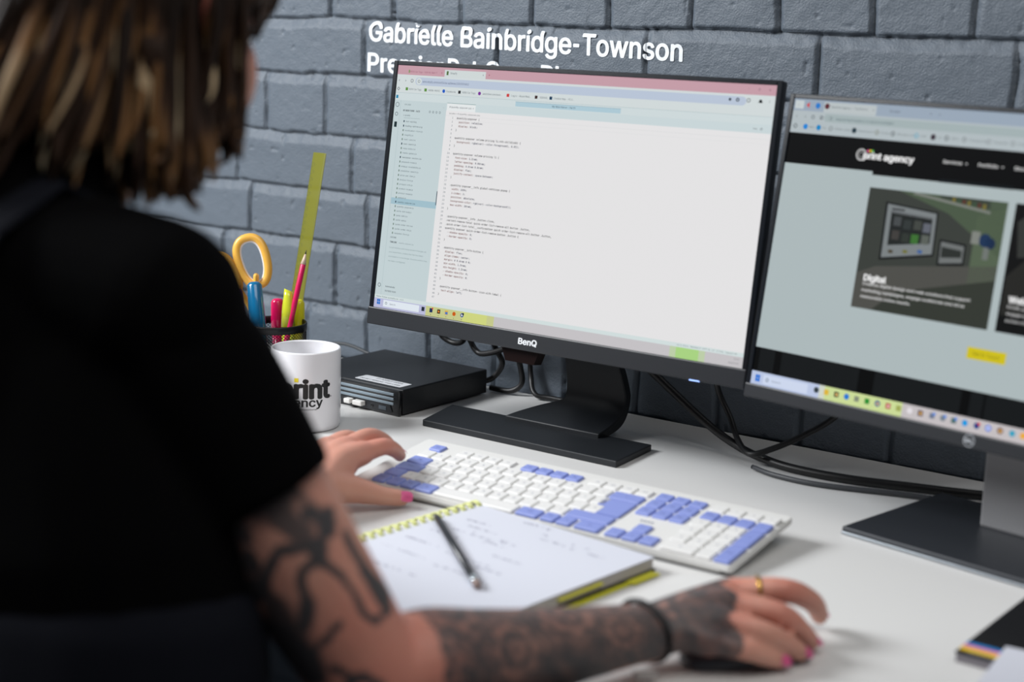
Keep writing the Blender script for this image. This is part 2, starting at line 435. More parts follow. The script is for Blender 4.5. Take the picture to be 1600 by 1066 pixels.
# ---- left monitor (code editor)
m1 = empty('monitor', (-19.3, 315.0, 291.9), (-0.137, 0, -0.006), label='black desktop monitor showing a white code editor, directly above the keyboard', cat='monitor')
M1W, M1H = 526.6, 307.1
monitor_shell(m1, M1W, M1H, 6.5, 5.5, 22, 11, 3.5)
sc1 = link('screen', MB().quad([(-M1W / 2, 0, -M1H / 2), (M1W / 2, 0, -M1H / 2), (M1W / 2, 0, M1H / 2), (-M1W / 2, 0, M1H / 2)]), em((226, 226, 228)), m1, normals=False)
U = UI(M1W, M1H)
PINK = (196, 156, 167); TOOL = (208, 216, 217); BLUEU = (184, 196, 214); SIDE = (194, 208, 211); DK = (70, 80, 92); LINEC = (170, 188, 192)
U.rect('browser_tab_bar', 0, 0, 1, .037, PINK); U.rect('browser_tab_bar', .1421, .009, .2619, .037, (206, 214, 214), 2); U.rect('browser_tab_bar', 0, .03, .018, .037, PINK, 2)
U.text('browser_tab_bar', 'MINI Car Tags - Edit My Main T', .038, .0235, 2.0, (150, 90, 110), w=.082); U.rect('browser_tab_bar', .0335, .017, .037, .029, (120, 150, 90), 2)
U.text('browser_tab_bar', 'Shopify', .159, .0215, 2.3, DK, w=.02); U.rect('browser_tab_bar', .148, .014, .1535, .030, (80, 110, 60), 3)
U.text('browser_tab_bar', 'x', .132, .0215, 2.6, (140, 60, 90)); U.text('browser_tab_bar', 'x', .253, .0215, 2.6, DK); U.text('browser_tab_bar', '+', .270, .0195, 3, (150, 40, 70))
U.text('browser_tab_bar', '-', .935, .0160, 3, (120, 90, 105)); U.ring('browser_tab_bar', .9607, .0173, 1.5, .5, (120, 90, 105), n=4); U.text('browser_tab_bar', 'x', .983, .0165, 3, (120, 80, 95))
U.rect('browser_toolbar', 0, .037, 1, .1102, TOOL); U.rect('browser_toolbar', .066, .0455, .925, .077, BLUEU, 2); U.disc('browser_toolbar', .066, .0612, 4.8, BLUEU, 2); U.disc('browser_toolbar', .925, .0612, 4.8, BLUEU, 2)
U.disc('browser_toolbar', .0681, .0612, 4.3, TOOL, 3)
for u_, c_ in ((.0087, '<'), (.0284, '>')): U.text('browser_toolbar', c_, u_ - .003, .0605, 3, DK)
U.ring('browser_toolbar', .0465, .0605, 2.2, .6, DK); U.ring('browser_toolbar', .0681, .0612, 1.8, .5, DK, 4)
U.text('browser_toolbar', 'admin.shopify.com/store/95dcbe-aa/themes/150630596862', .079, .0615, 2.6, (75, 88, 120), w=.137, lay=4)
U.disc('browser_toolbar', .8961, .0575, 1.7, DK, 4); U.ring('browser_toolbar', .914, .0575, 2.2, 1.2, DK, 4); U.ring('browser_toolbar', .9391, .0574, 2.3, .7, DK, 4); U.poly('browser_toolbar', [(.9615, .0635), (.9668, .051), (.972, .0635)], (20, 25, 30), 4); U.disc('browser_toolbar', .9668, .0585, 1.9, (20, 25, 30), 5); U.text('browser_toolbar', ':', .986, .056, 3, DK, bold=.03)
bmk = [(.0332, (90, 140, 60), 'MINI Car Tags', .040, .0375), (.0904, (90, 140, 60), 'MMSM-AMSSC', .0991, .034), (.1449, (30, 90, 190), 'Facebook', .1531, .027), (.1914, (35, 38, 42), 'MINI Car Tags', .1998, .038), (.2496, (120, 50, 150), 'aeddobes.com/aww...', .259, .055), (.3307, (200, 60, 60), 'Log in - Royal Mail...', .340, .055), (.4089, (60, 40, 40), 'GMAIL', .419, .022), (.449, (25, 60, 90), 'Chatbot App - AI C...', .457, .055)]
for u_, c_, s_, ut, wt in bmk:
    (U.disc('bookmarks_bar', u_, .0945, 2.2, c_, 3) if s_[0] in 'Fa' else U.rect('bookmarks_bar', u_ - .0036, .0885, u_ + .0036, .1005, c_, 3)); U.text('bookmarks_bar', s_, ut, .0945, 2.2, (90, 100, 108), w=wt)
U.ring('bookmarks_bar', .0077, .0954, 2.4, .9, DK, 3, n=4)
U.rect('editor_header', 0, .1102, 1, .1415, (205, 216, 218)); U.rect('editor_header', 0, .1102, 1, .1115, LINEC, 2)
U.rect('editor_header', .3541, .1165, .6349, .135, (172, 200, 212), 2); U.text('editor_header', 'My Main theme - 24/25', .455, .1258, 2.1, (50, 70, 90), w=.062, lay=3); U.rect('editor_header', .3541, .1165, .6349, .1175, (120, 150, 165), 3)
U.rect('editor_header', .158, .1385, 1, .1695, (200, 213, 216), 2); U.rect('editor_header', .1595, .1395, .243, .1695, (226, 230, 231), 3); U.rect('editor_header', .1595, .1395, .243, .141, (80, 130, 130), 4)
U.text('editor_header', '# quantity-popover.css  x', .167, .155, 2.2, DK, w=.071, lay=5)
U.text('editor_header', 'View', .9565, .1545, 1.8, DK, w=.010, lay=5); U.ring('editor_header', .9761, .1547, 1.7, .5, DK, 5, n=4)
U.rect('editor_area', .158, .1695, 1, .945, (227, 226, 227)); U.text('editor_area', 'assets > # quantity-popover.css', .168, .1805, 1.9, (95, 100, 105), w=.09)
U.rect('editor_area', .158, .1895, 1, .1902, (205, 208, 210), 2); U.rect('editor_area', .158, .2055, 1, .2062, (214, 216, 218), 2)
U.rect('file_sidebar', 0, .1415, .158, .945, SIDE); U.rect('file_sidebar', .0185, .1415, .0193, .945, LINEC, 2)
U.rect('file_sidebar', .003, .1215, .0095, .1345, (30, 130, 170), 3)
for v_ in (.1602, .1984, .2413):
    if v_ < .2: U.ring('file_sidebar', .0095, v_, 3.0 - (v_ > .18) * .6, .6, (60, 80, 90), 3)
    else: U.rect('file_sidebar', .0055, v_ - .011, .0135, v_ + .011, (25, 45, 50), 3)
U.text('file_sidebar', 'EXPLORER', .0316, .158, 1.7, (95, 115, 120), w=.019); U.text('file_sidebar', 'MY MAIN THEME - 24/25', .029, .1822, 2.0, (20, 30, 40), w=.051, bold=.02); U.text('file_sidebar', '...', .148, .158, 2, DK)
for u_ in (.110, .120, .130, .140): U.ring('file_sidebar', u_, .181, 1.5, .5, (80, 95, 105), 3, n=6)
U.text('file_sidebar', 'v assets', .031, .2015, 1.9, DK, w=.021); U.rect('file_sidebar', .033, .2120, .082, .2128, (110, 130, 135), 2)
files = ['icon-warning', 'loading-spinner.svg', 'localization-form.js', 'magnify.js', 'main-cart.css', 'main-search.js', 'mask-blobs.css', 'media-gallery.js', 'newsletter-section.css', 'password-modal.js', 'pickup-availability.js', 'predictive-search.js', 'price-per-item.js', 'product-form.js', 'product-info.js', 'product-model.js', 'product-modal.js', 'pubsub.js', 'quantity-popover.css', 'quantity-popover.js', 'quick-add-bulk.js', 'quick-add.css', 'quick-add.js', 'quick-order-list.css', 'quick-order-list.js', 'recipient-form.js']
U.rect('file_sidebar', .020, .5405, .158, .5665, (160, 190, 202), 2)
for i, f_ in enumerate(files):
    v_ = .2263 + i * .01835; hl = i in (0, 1, 5, 8, 18)
    U.text('file_sidebar', f_, .0405 - i * .0000, v_, 1.85, (45, 60, 72) if hl else (80, 96, 106), w=.0027 * len(f_))
    U.rect('file_sidebar', .0335, v_ - .004, .0365, v_ + .004, (25, 50, 70) if hl else (110, 130, 120), 3)
U.rect('file_sidebar', .1560, .4957, .1582, .5522, (60, 75, 90), 4)
U.text('file_sidebar', 'OUTLINE', .030, .703, 1.8, (60, 75, 82), w=.018, bold=.01); U.text('file_sidebar', 'TIMELINE', .030, .7225, 1.9, (25, 35, 45), w=.021, bold=.02); U.text('file_sidebar', 'quantity-popover.css', .058, .7225, 1.6, (120, 135, 140), w=.045)
for i, s_ in enumerate(('Local History will track recent changes as', 'you save them, unless the file has been', 'excluded or is too large. Source control has', 'not been configured.')):
    U.text('file_sidebar', s_, .030, .745 + i * .0185, 1.8, (130, 148, 152), w=.0027 * len(s_))
U.text('file_sidebar', 'Automatically', .030, .9074, 1.8, (50, 62, 72), w=.030, bold=.01); U.text('file_sidebar', 'OUTSIDE FILES', .030, .926, 1.8, (50, 62, 72), w=.034, bold=.01); U.ring('file_sidebar', .011, .905, 2.5, .6, (60, 80, 90), 3)
U.text('status_bar', 'Theme-95dcbe-aa.shopify.com    0 1 0', .005, .9525, 1.8, (80, 96, 106), w=.085, lay=4)
U.rect('status_bar', 0, .945, 1, .960, (208, 220, 220), 2)
U.text('status_bar', 'Ln 1, Col 1   Spaces: 2   UTF-8   LF   {} CSS   Layout: US', .842, .9515, 1.7, (95, 105, 110), w=.142, lay=4)
U.rect('task_bar', 0, .960, 1, 1, (196, 193, 196), 1); U.rect('task_bar', 0, .960, .16, 1, (184, 186, 216), 2)
U.rect('task_bar', .16, .960, .36, 1, (196, 200, 140), 2); U.rect('task_bar', .27, .960, .34, 1, (205, 212, 128), 3); U.rect('task_bar', .84, .960, .895, 1, (168, 210, 130), 3); U.rect('task_bar', .825, .960, .91, 1, (188, 205, 168), 2)
U.rect('task_bar', .029, .964, .140, .992, (222, 230, 238), 3); U.text('task_bar', 'Search', .049, .978, 2.1, (110, 118, 130), w=.018, lay=4); U.ring('task_bar', .038, .977, 1.6, .5, (60, 80, 90), 4)
for a_ in (0, 1):
    for b_ in (0, 1): U.rect('task_bar', .0095 + a_ * .0052, .964 + b_ * .0115, .0141 + a_ * .0052, .974 + b_ * .0115, (30, 110, 200), 4)
for u_, c_ in ((.1521, (40, 48, 60)), (.1765, (25, 45, 90)), (.1995, (70, 40, 25)), (.2224, (225, 170, 50)), (.245, (200, 90, 20)), (.2684, (60, 90, 150))):
    if u_ > .24: U.disc('task_bar', u_, .975, 2.6, c_, 4)
    else: U.rect('task_bar', u_ - .0045, .967, u_ + .0045, .984, c_, 4)
U.rect('task_bar', .1790, .964, .1825, .971, (210, 60, 50), 5); U.disc('task_bar', .1995, .9755, 1.2, (230, 140, 50), 5); U.rect('task_bar', .219, .972, .2265, .982, (70, 120, 190), 5); U.disc('task_bar', .2684, .975, 1.1, (235, 235, 235), 5); U.disc('task_bar', .2715, .970, 1.5, (25, 35, 60), 5)
for u_ in (.1765, .1995, .2224, .245, .2684): U.rect('task_bar', u_ - .001, .991, u_ + .001, .9935, (70, 70, 80), 5)
U.text('task_bar', '15:02', .990, .9695, 1.8, (110, 110, 118), w=.012, lay=4, right=True); U.text('task_bar', '18/02/2025', .990, .985, 1.8, (110, 110, 118), w=.024, lay=4, right=True)
CODE = {1: 'quantity-popover {', 2: '  position: relative;', 3: '  display: block;', 4: '}', 6: 'quantity-popover volume-pricing li:nth-child(odd) {', 7: '  background: rgba(var(--color-foreground), 0.05);', 8: '}',
        10: 'quantity-popover volume-pricing li {', 11: '  font-size: 1.2rem;', 12: '  letter-spacing: 0.06rem;', 13: '  padding: 0.6rem 0.8rem;', 14: '  display: flex;', 15: '  justify-content: space-between;', 16: '}',
        18: '.quantity-popover__info.global-settings-popup {', 19: '  width: 100%;', 20: '  z-index: 3;', 21: '  position: absolute;', 22: '  background-color: rgb(var(--color-background));', 23: '  max-width: 36rem;', 24: '}',
        26: '.quantity-popover__info .button-close,', 27: '.variant-remove-total quick-order-list-remove-all-button .button,', 28: '.quick-order-list-total__confirmation quick-order-list-remove-all-button .button,', 29: 'quantity-popover quick-order-list-remove-button .button {', 30: '  --shadow-opacity: 0;', 31: '  --border-opacity: 0;', 32: '}',
        34: '.quantity-popover__info-button {', 35: '  display: flex;', 36: '  align-items: center;', 37: '  margin: 0 0.4rem 0 0;', 38: '  min-width: 1.5rem;', 39: '  min-height: 1.5rem;', 40: '  --shadow-opacity: 0;', 41: '  --border-opacity: 0;', 42: '}',
        44: '.quantity-popover__info-button--icon-with-label {', 45: '  text-align: left;', 46: '}'}
for n_ in range(1, 48):
    v_ = .1978 + (n_ - 1) * .0157
    V_ = str(n_); U.mono('line_numbers', V_, .1815 - len(V_) * .0037, v_, 1.95, 3.0, (120, 128, 136))
    s_ = CODE.get(n_)
    if s_:
        if s_.startswith('  ') and ':' in s_:
            a_, b_ = s_.split(':', 1); U.mono('code_text', a_ + ':', .1913, v_, 1.96, 3.3, (110, 44, 40)); U.mono('code_text', ' ' * (len(a_) + 1) + b_, .1913, v_, 1.96, 3.3, (14, 26, 66))
        else: U.mono('code_text', s_, .1913, v_, 1.96, 3.3, (24, 20, 30))
U.build(sc1)
# brand lettering on the lower bezel
lb = MB(); V, F = fit_text('BenQ', w=27, h=7.0, bold=.03, res=3)
lb.raw(V, F, lambda a: Vector((a[0] - 32.5, -3.62, a[1] - M1H / 2 - 14.5)))
link('brand_lettering', lb, mat('letter_silver', (225, 228, 232), .35), m1, normals=False)
link('power_light', MB().box((208, -2.2, -M1H / 2 - 21.3), (13, 2.4, 1.8), bev=.4), em((150, 180, 255), 2.2), m1)
link('sensor_window', MB().prism([(-92, 0), (-36, 0), (-42, -17), (-84, -17)], 0, 16, Matrix.Translation((29, 22, -M1H / 2 - 21)) @ Matrix.Rotation(PI / 2, 4, 'X')), mat('smoked_red', (24, 14, 13), .2, spec=.4), m1)
# stand
st = empty('monitor_stand', (0, 0, 0), label='black stand with a flat base and bent neck under the code editor monitor', cat='monitor stand')
st.location = D(0, 0, 0)
st_m = mat('stand_black', (26, 29, 33), 0.5, spec=0.4, noise=.05, nscale=60, bump=.12, bscale=2500)
by = math.tan(0.0)
link('base', MB().prism([(-193, 287), (94, 286), (87, 378), (-214, 376)], 0.2, 8.5, bev=1.2), st_m, st)
nk = MB()
prof = [(358, 10, 8), (386, 13, 12), (412, 22, 15), (424, 44, 14), (420, 78, 13), (408, 110, 13), (398, 140, 13), (388, 200, 13)]
outer = []; 
rings = []
def densify(pr, k=5):
    out = []
    for i in range(len(pr) - 1):
        a, b, c, d = (np.array(pr[max(0, min(len(pr) - 1, j))], float) for j in (i - 1, i, i + 1, i + 2))
        for j in range(k):
            t = j / k; out.append(tuple(.5 * (2 * b + (c - a) * t + (2 * a - 5 * b + 4 * c - d) * t * t + (3 * b - a - 3 * c + d) * t ** 3)))
    return out + [tuple(pr[-1])]
prof = densify(prof)
for i, (y_, z_, th) in enumerate(prof):
    y0, z0 = prof[max(i - 1, 0)][:2]; y1, z1 = prof[min(i + 1, len(prof) - 1)][:2]; L_ = math.hypot(y1 - y0, z1 - z0); ny, nz = (z1 - z0) / L_, -(y1 - y0) / L_
    wx0, wx1 = -64 - 52 * float(np.clip((34 - z_) / 24, 0, 1)) ** 1.6, 24
    f_ = max(0, (z_ - 50) / 40); wx1 -= min(12, f_ * 8)
    rings.append([nk.bm.verts.new((x_, y_ + ny * t_, z_ + nz * t_)) for x_, t_ in ((wx0, -th / 2), (wx1, -th / 2), (wx1, th / 2), (wx0, th / 2))])
for i in range(len(rings) - 1):
    for j in range(4): nk.bm.faces.new((rings[i][j], rings[i][(j + 1) % 4], rings[i + 1][(j + 1) % 4], rings[i + 1][j]))
nk.bm.faces.new(rings[0]); nk.bm.faces.new(rings[-1])
nko = link('neck', nk, st_m, st); autosmooth(nko)
bv = nko.modifiers.new('b', 'BEVEL'); bv.width = .0016; bv.segments = 2; bv.limit_method = 'ANGLE'; bv.angle_limit = .7

# ---- right monitor (web page)
m2 = empty('monitor', (527.43, 248.73, 281.47), (-0.155, 0, -0.182), label='black monitor on the right showing a web page with a yellow button, angled inwards', cat='monitor')
M2W, M2H = 527.0, 305.4
monitor_shell(m2, M2W, M2H, 5.5, 5.0, 15, 12, 2.5)
sc2 = link('screen', MB().quad([(-M2W / 2, 0, -M2H / 2), (M2W / 2, 0, -M2H / 2), (M2W / 2, 0, M2H / 2), (-M2W / 2, 0, M2H / 2)]), em((172, 184, 186)), m2, normals=False)
U = UI(M2W, M2H)
TB = (166, 178, 190); TL = (176, 186, 190); DG = (90, 98, 106)
U.rect('browser_tab_bar', 0, 0, 1, .040, (152, 166, 182)); U.rect('browser_tab_bar', 0.003, .006, .024, .034, (196, 204, 206), 2); U.rect('browser_tab_bar', .072, .006, .192, .040, (184, 192, 194), 2)
U.text('browser_tab_bar', 'v', .0105, .02, 2, DG); U.poly('browser_tab_bar', [(.030, .02), (.0375, .0095), (.0375, .0305)], (205, 70, 70), 3); U.disc('browser_tab_bar', .0576, .0203, 3, (40, 120, 200), 3); U.disc('browser_tab_bar', .0794, .0198, 3, (90, 40, 50), 3)
U.text('browser_tab_bar', 'The Print Agency - The Print A', .0875, .021, 2.2, DG, w=.085); U.text('browser_tab_bar', 'x', .184, .02, 2.6, DG); U.text('browser_tab_bar', 'Google', .222, .0204, 2.2, DG, w=.022)
U.text('browser_tab_bar', 'x', .309, .02, 2.6, (60, 60, 66)); U.text('browser_tab_bar', '+', .328, .02, 2.8, (60, 60, 66))
U.rect('browser_toolbar', 0, .040, 1, .1161, TL); U.rect('browser_toolbar', .0835, .0463, 1, .0725, (162, 176, 178), 2); U.disc('browser_toolbar', .0835, .0594, 4, (162, 176, 178), 2)
for u_, c_ in ((.009, '<'), (.030, '>')): U.text('browser_toolbar', c_, u_, .0595, 2.8, DG)
U.ring('browser_toolbar', .0498, .0595, 2.1, .7, DG); U.ring('browser_toolbar', .0699, .0595, 2.1, 1, DG); U.ring('browser_toolbar', .0917, .0595, 2, .8, DG)
U.text('browser_toolbar', 'staging.theprintagency.co.uk/services/digital', .1037, .060, 2.6, (96, 112, 118), w=.131)
cols = [(70, 78, 84), (30, 130, 210), (20, 130, 190), (120, 126, 130), (40, 60, 70), (110, 110, 90), (30, 35, 40), (60, 160, 190), (60, 50, 60), (60, 62, 66), (110, 116, 120), (130, 136, 140), (130, 136, 140)]
us = [.0111, .0357, .067, .0956, .1499, .2012, .2365, .2876, .3233, .3515, .3878, .4371, .4851]
for u_, c_, s_ in zip(us, cols, ['', 'New', 'FX', 'Other Jobs', 'Dashboard', 'Fonts', 'Monday.com', 'UXP', 'AI', 'QRTG', 'Categories', 'Supplier', 'Checks']):
    (U.disc if s_ in ('New', 'FX', 'AI', 'Dashboard') else (lambda g, a, b, r, c, l: U.ring(g, a, b, r, 1.0, c, l, n=4)))('bookmarks_bar', u_, .0935, 2.9, c_, 3)
    if s_: U.text('bookmarks_bar', s_, u_ + .010, .0935, 2.0, (112, 120, 124), w=.0036 * len(s_))
U.rect('bookmarks_bar', .513, .090, .56, .098, (130, 138, 142), 3); U.ring('bookmarks_bar', .60, .0935, 2.9, 1, (130, 136, 140), 3, n=4)
U.rect('page_header', 0, .1161, 1, .222, (6, 7, 9)); U.rect('page_header', .2055, .222, 1, .2335, (6, 7, 9)); U.rect('page_header', .35, .2235, .50, .2345, (16, 22, 26), 2)
U.ring('page_header', .1745, .171, 6.2, 1.6, (190, 190, 190), 3); U.ring('page_header', .1745, .171, 3.2, 1.0, (150, 150, 150), 3)
U.text('page_header', 'print agency', .1795, .172, 6.6, (236, 236, 236), w=.112, bold=.035)
U.disc('page_header', .1885, .157, 1.3, (220, 90, 140), 4); U.disc('page_header', .194, .156, 1.3, (230, 200, 40), 4); U.disc('page_header', .199, .156, 1.3, (90, 180, 90), 4)
for u_, s_ in ((.352, 'Services'), (.4246, 'Portfolio'), (.4960, 'Stories'), (.565, 'About'), (.63, 'Contact')):
    U.text('page_header', s_, u_, .168, 3.2, (215, 215, 215), w=.0395, bold=.012); U.poly('page_header', [(u_ + .046, .167), (u_ + .051, .167), (u_ + .0485, .172)], (215, 215, 215), 3)
# service card
U.rect('service_card', .2055, .2745, .4958, .6745, (58, 62, 58), 1)
U.poly('service_card', [(.4958, .29), (.44, .33), (.44, .60), (.4958, .62)], (84, 98, 78), 2)
U.poly('service_card', [(.27, .2745), (.4958, .2745), (.4958, .45), (.38, .33)], (74, 88, 70), 2)
U.poly('service_card', [(.3073, .2748), (.4642, .309), (.4642, .317), (.30, .281)], (124, 128, 122), 3)
U.poly('service_card', [(.36, .2748), (.462, .2748), (.4625, .302), (.36, .284)], (58, 66, 58), 4)
for k_ in range(7): U.rect('service_card', .385 + k_ * .0105, .2775 + k_ * .0018, .391 + k_ * .0105, .291 + k_ * .0022, ((120, 110, 50), (60, 80, 60), (90, 50, 40))[k_ % 3], 5)
U.poly('service_card', [(.245, .53), (.4958, .475), (.4958, .55), (.40, .6745), (.2055, .6745), (.2055, .56)], (78, 78, 74), 2)
U.poly('service_card', [(.30, .60), (.4958, .52), (.4958, .6745), (.25, .6745)], (52, 56, 50), 3)
U.poly('service_card', [(.2465, .315), (.361, .331), (.364, .472), (.250, .508)], (22, 24, 26), 4); U.poly('service_card', [(.2515, .3215), (.3575, .336), (.3605, .466), (.2545, .4985)], (122, 128, 130), 5)
U.poly('service_card', [(.262, .349), (.351, .356), (.353, .433), (.264, .456)], (34, 38, 38), 6); U.rect('service_card', .262, .334, .29, .340, (50, 50, 54), 6); U.poly('service_card', [(.261, .344), (.351, .352), (.351, .3545), (.261, .347)], (60, 60, 66), 7)
for k_, (a_, b_, c_) in enumerate(((.27, .36, (70, 74, 76)), (.292, .367, (50, 56, 56)), (.314, .365, (66, 70, 66)), (.334, .37, (96, 100, 110)), (.27, .405, (64, 62, 60)), (.292, .41, (48, 54, 50)), (.312, .41, (60, 110, 50)), (.334, .408, (90, 96, 90)))): U.rect('service_card', a_, b_, a_ + .016, b_ + .03, c_, 7)
for k_, c_ in enumerate(((70, 60, 40), (110, 110, 50), (50, 90, 150))): U.rect('service_card', .268 + k_ * .031, .470 - k_ * .006, .278 + k_ * .031, .480 - k_ * .006, c_, 6)
U.poly('service_card', [(.372, .414), (.4275, .420), (.4285, .488), (.3735, .499)], (20, 22, 24), 5); U.poly('service_card', [(.376, .421), (.4240, .427), (.4250, .480), (.3775, .491)], (110, 114, 114), 6); U.poly('service_card', [(.379, .437), (.4205, .442), (.4215, .464), (.380, .472)], (44, 48, 46), 7)
U.rect('service_card', .435, .375, .452, .415, (126, 130, 124), 5); U.disc('service_card', .463, .40, 6.5, (30, 52, 84), 5); U.disc('service_card', .474, .408, 5.5, (26, 44, 72), 5); U.rect('service_card', .4625, .42, .474, .46, (110, 116, 112), 5)
U.text('service_card', 'Digital', .2246, .571, 6.0, (238, 238, 238), w=.0500, lay=8, bold=.035)
for i, (s_, w_) in enumerate((('Creative digital design and web solutions that support', .2300), ('marketing campaigns, engage audiences and drive', .2200), ('measurable online results.', .1090))): U.text('service_card', s_, .2243, .5915 + i * .0212, 2.9, (222, 222, 222), w=w_, lay=8, bold=.008)
U.rect('next_card', .5111, .2740, .80, .6740, (16, 17, 18), 1); U.poly('next_card', [(.515, .50), (.56, .42), (.60, .50), (.66, .44), (.80, .5), (.80, .62), (.515, .62)], (38, 38, 36), 2); U.poly('next_card', [(.52, .33), (.55, .29), (.58, .33), (.60, .42), (.53, .44)], (52, 54, 52), 2)
U.text('next_card', 'Website', .5275, .569, 6.0, (235, 235, 235), w=.060, lay=4, bold=.035)
for i, s_ in enumerate(('Email, print and web built to', 'engage audiences and drive', 'across channels.')): U.text('next_card', s_, .5278, .5915 + i * .0212, 2.9, (200, 200, 200), w=.0042 * len(s_), lay=4, bold=.008)
U.rect('yellow_button', .4645, .7350, .5415, .7715, (205, 190, 28), 2); U.text('yellow_button', 'Get In Touch', .4760, .7535, 3.2, (120, 108, 20), w=.053)
U.rect('page_footer', 0, .8690, 1, .9535, (20, 23, 25))
for a_, b_ in ((0, .012), (.0495, .066), (.2480, .2830), (.4680, .4860), (.5126, .5170)): U.rect('page_footer', a_, .8690, b_, .9535, (4, 5, 6), 2)
U.rect('task_bar', 0, .9535, 1, 1, (196, 190, 192)); U.rect('task_bar', 0, .9535, .165, 1, (186, 198, 226), 2); U.rect('task_bar', .165, .9535, .178, 1, (206, 212, 200), 2); U.rect('task_bar', .178, .9535, .352, 1, (202, 218, 152), 2)
U.rect('task_bar', .0300, .961, .138, .994, (204, 214, 236), 3); U.ring('task_bar', .0400, .9775, 2, .7, (60, 90, 110), 4); U.text('task_bar', 'Search', .051, .978, 2.2, (120, 132, 150), w=.022, lay=4)
for a_ in (0, 1):
    for b_ in (0, 1): U.rect('task_bar', .0110 + a_ * .0058, .965 + b_ * .0125, .0162 + a_ * .0058, .9765 + b_ * .0125, (20, 110, 210), 4)
icons = [(.1590, (50, 60, 66)), (.1824, (220, 180, 60)), (.2058, (50, 44, 20)), (.2291, (40, 120, 210)), (.252, (130, 140, 120)), (.2754, (40, 140, 50)), (.2986, (20, 80, 150)), (.3222, (180, 50, 50)), (.3449, (160, 170, 90)), (.3689, (225, 220, 225)), (.3919, (70, 20, 40)), (.4164, (110, 120, 140)), (.4389, (120, 130, 140)), (.4613, (80, 110, 110)), (.484, (30, 150, 220)), (.5079, (20, 60, 130)), (.5309, (60, 110, 220)), (.5544, (110, 60, 30)), (.5779, (60, 160, 190)), (.5987, (235, 170, 60)), (.622, (200, 90, 60)), (.645, (60, 90, 160))]
for i, (u_, c_) in enumerate(icons):
    if i % 3 == 0 or i > 13: U.disc('task_bar', u_, .9735, 3.1, c_, 4)
    else: U.rect('task_bar', u_ - .0052, .9650, u_ + .0052, .9825, c_, 4)
    if i in (2, 6, 7, 10, 17): U.rect('task_bar', u_ - .002, .970, u_ + .003, .978, (230, 190, 120) if i != 7 else (240, 200, 200), 5)
    if i in (11, 12, 13, 15): U.disc('task_bar', u_ + .004, .967, 1.6, (210, 60, 60) if i == 15 else (70, 130, 220), 5)
    if i in (16,): U.disc('task_bar', u_, .9735, 1.5, (230, 235, 245), 5)
U.build(sc2)
rg = MB(); n = 28
for j in range(n):
    q = lambda R, k_, y_: Vector((R * math.cos(2 * PI * k_ / n), y_ - .75, R * math.sin(2 * PI * k_ / n) - M2H / 2 - 7.4))
    rg.quad([q(5.4, j, -1.9), q(5.4, j + 1, -1.9), q(6.0, j + 1, -1.9), q(6.0, j, -1.9)])
V, F = fit_text('DELL', w=9.2, h=3.6, bold=.03, res=2); rg.raw(V, F, lambda a: Vector((a[0] - 4.6, -2.65, a[1] - 1.8 - M2H / 2 - 7.4)))
link('logo', rg, mat('logo_silver', (205, 210, 216), .3, metal=.3), m2, normals=False)
s2 = empty('monitor_stand', (543, 332, 0), (0, 0, -0.19), label='silver column stand with a flat dark base under the web page monitor', cat='monitor stand')
b2 = MB().box((0, -30, 5.6), (250, 190, 6.5), bev=1.5)
link('base', b2, mat('base_dark', (48, 51, 56), .38, spec=.5, metal=.2), s2)
link('base_edge', MB().box((0, -30, 2.2), (251, 191, 3.2), bev=.8), mat('edge_silver', (150, 156, 162), .3, metal=.7), s2)
link('neck', MB().box((0, 2, 150), (74, 24, 286), bev=4), mat('neck_silver', (150, 150, 152), .5, metal=.2), s2)
V3 = Vector
# ------------------------------------------------------------------ keyboard
kb = empty('keyboard', (-60.7, 136.7, 29.9), (0.114, 0, 0.021), label='white keyboard with periwinkle blue keys lying in front of the code editor monitor', cat='keyboard')
kw = mat('key_white', (216, 216, 215), .42, spec=.45); kbl = mat('key_blue', (128, 142, 204), .45, spec=.4); kbody = mat('keyboard_body', (212, 212, 210), .4)
U0, U1, V0, V1 = -23.5, 431.9, 25.4, -110.9
def rrect(x0, y0, x1, y1, r, n=4):
    P = []
    for cx, cy, a0 in ((x1 - r, y1 - r, 0), (x0 + r, y1 - r, 90), (x0 + r, y0 + r, 180), (x1 - r, y0 + r, 270)):
        for k in range(n + 1): a = math.radians(a0 + 90 * k / n); P.append((cx + r * math.cos(a), cy + r * math.sin(a)))
    return P
link('body', MB().prism(rrect(U0, V1, U1, V0, 5), -11.5, -4.4, bev=1.3).prism(rrect(U0 + 14, V1 + 5, U1 - 14, V0 - 18, 5), -16.5, -11.0, bev=.8), kbody, kb)
link('key_plate', MB().prism(rrect(-4, -107, 425, 13, 3), -4.5, -3.5, bev=.2), kbody, kb)
for x_ in (10, 398): link('flip_foot', MB().box((x_, 15, -23.4), (34, 7, 15), bev=1.5), kbody, kb)
P = 19.09; RP = 20.17
leg_dark = mat('legend_grey', (110, 116, 140), .5); leg_blue = mat('legend_navy', (70, 80, 140), .5)
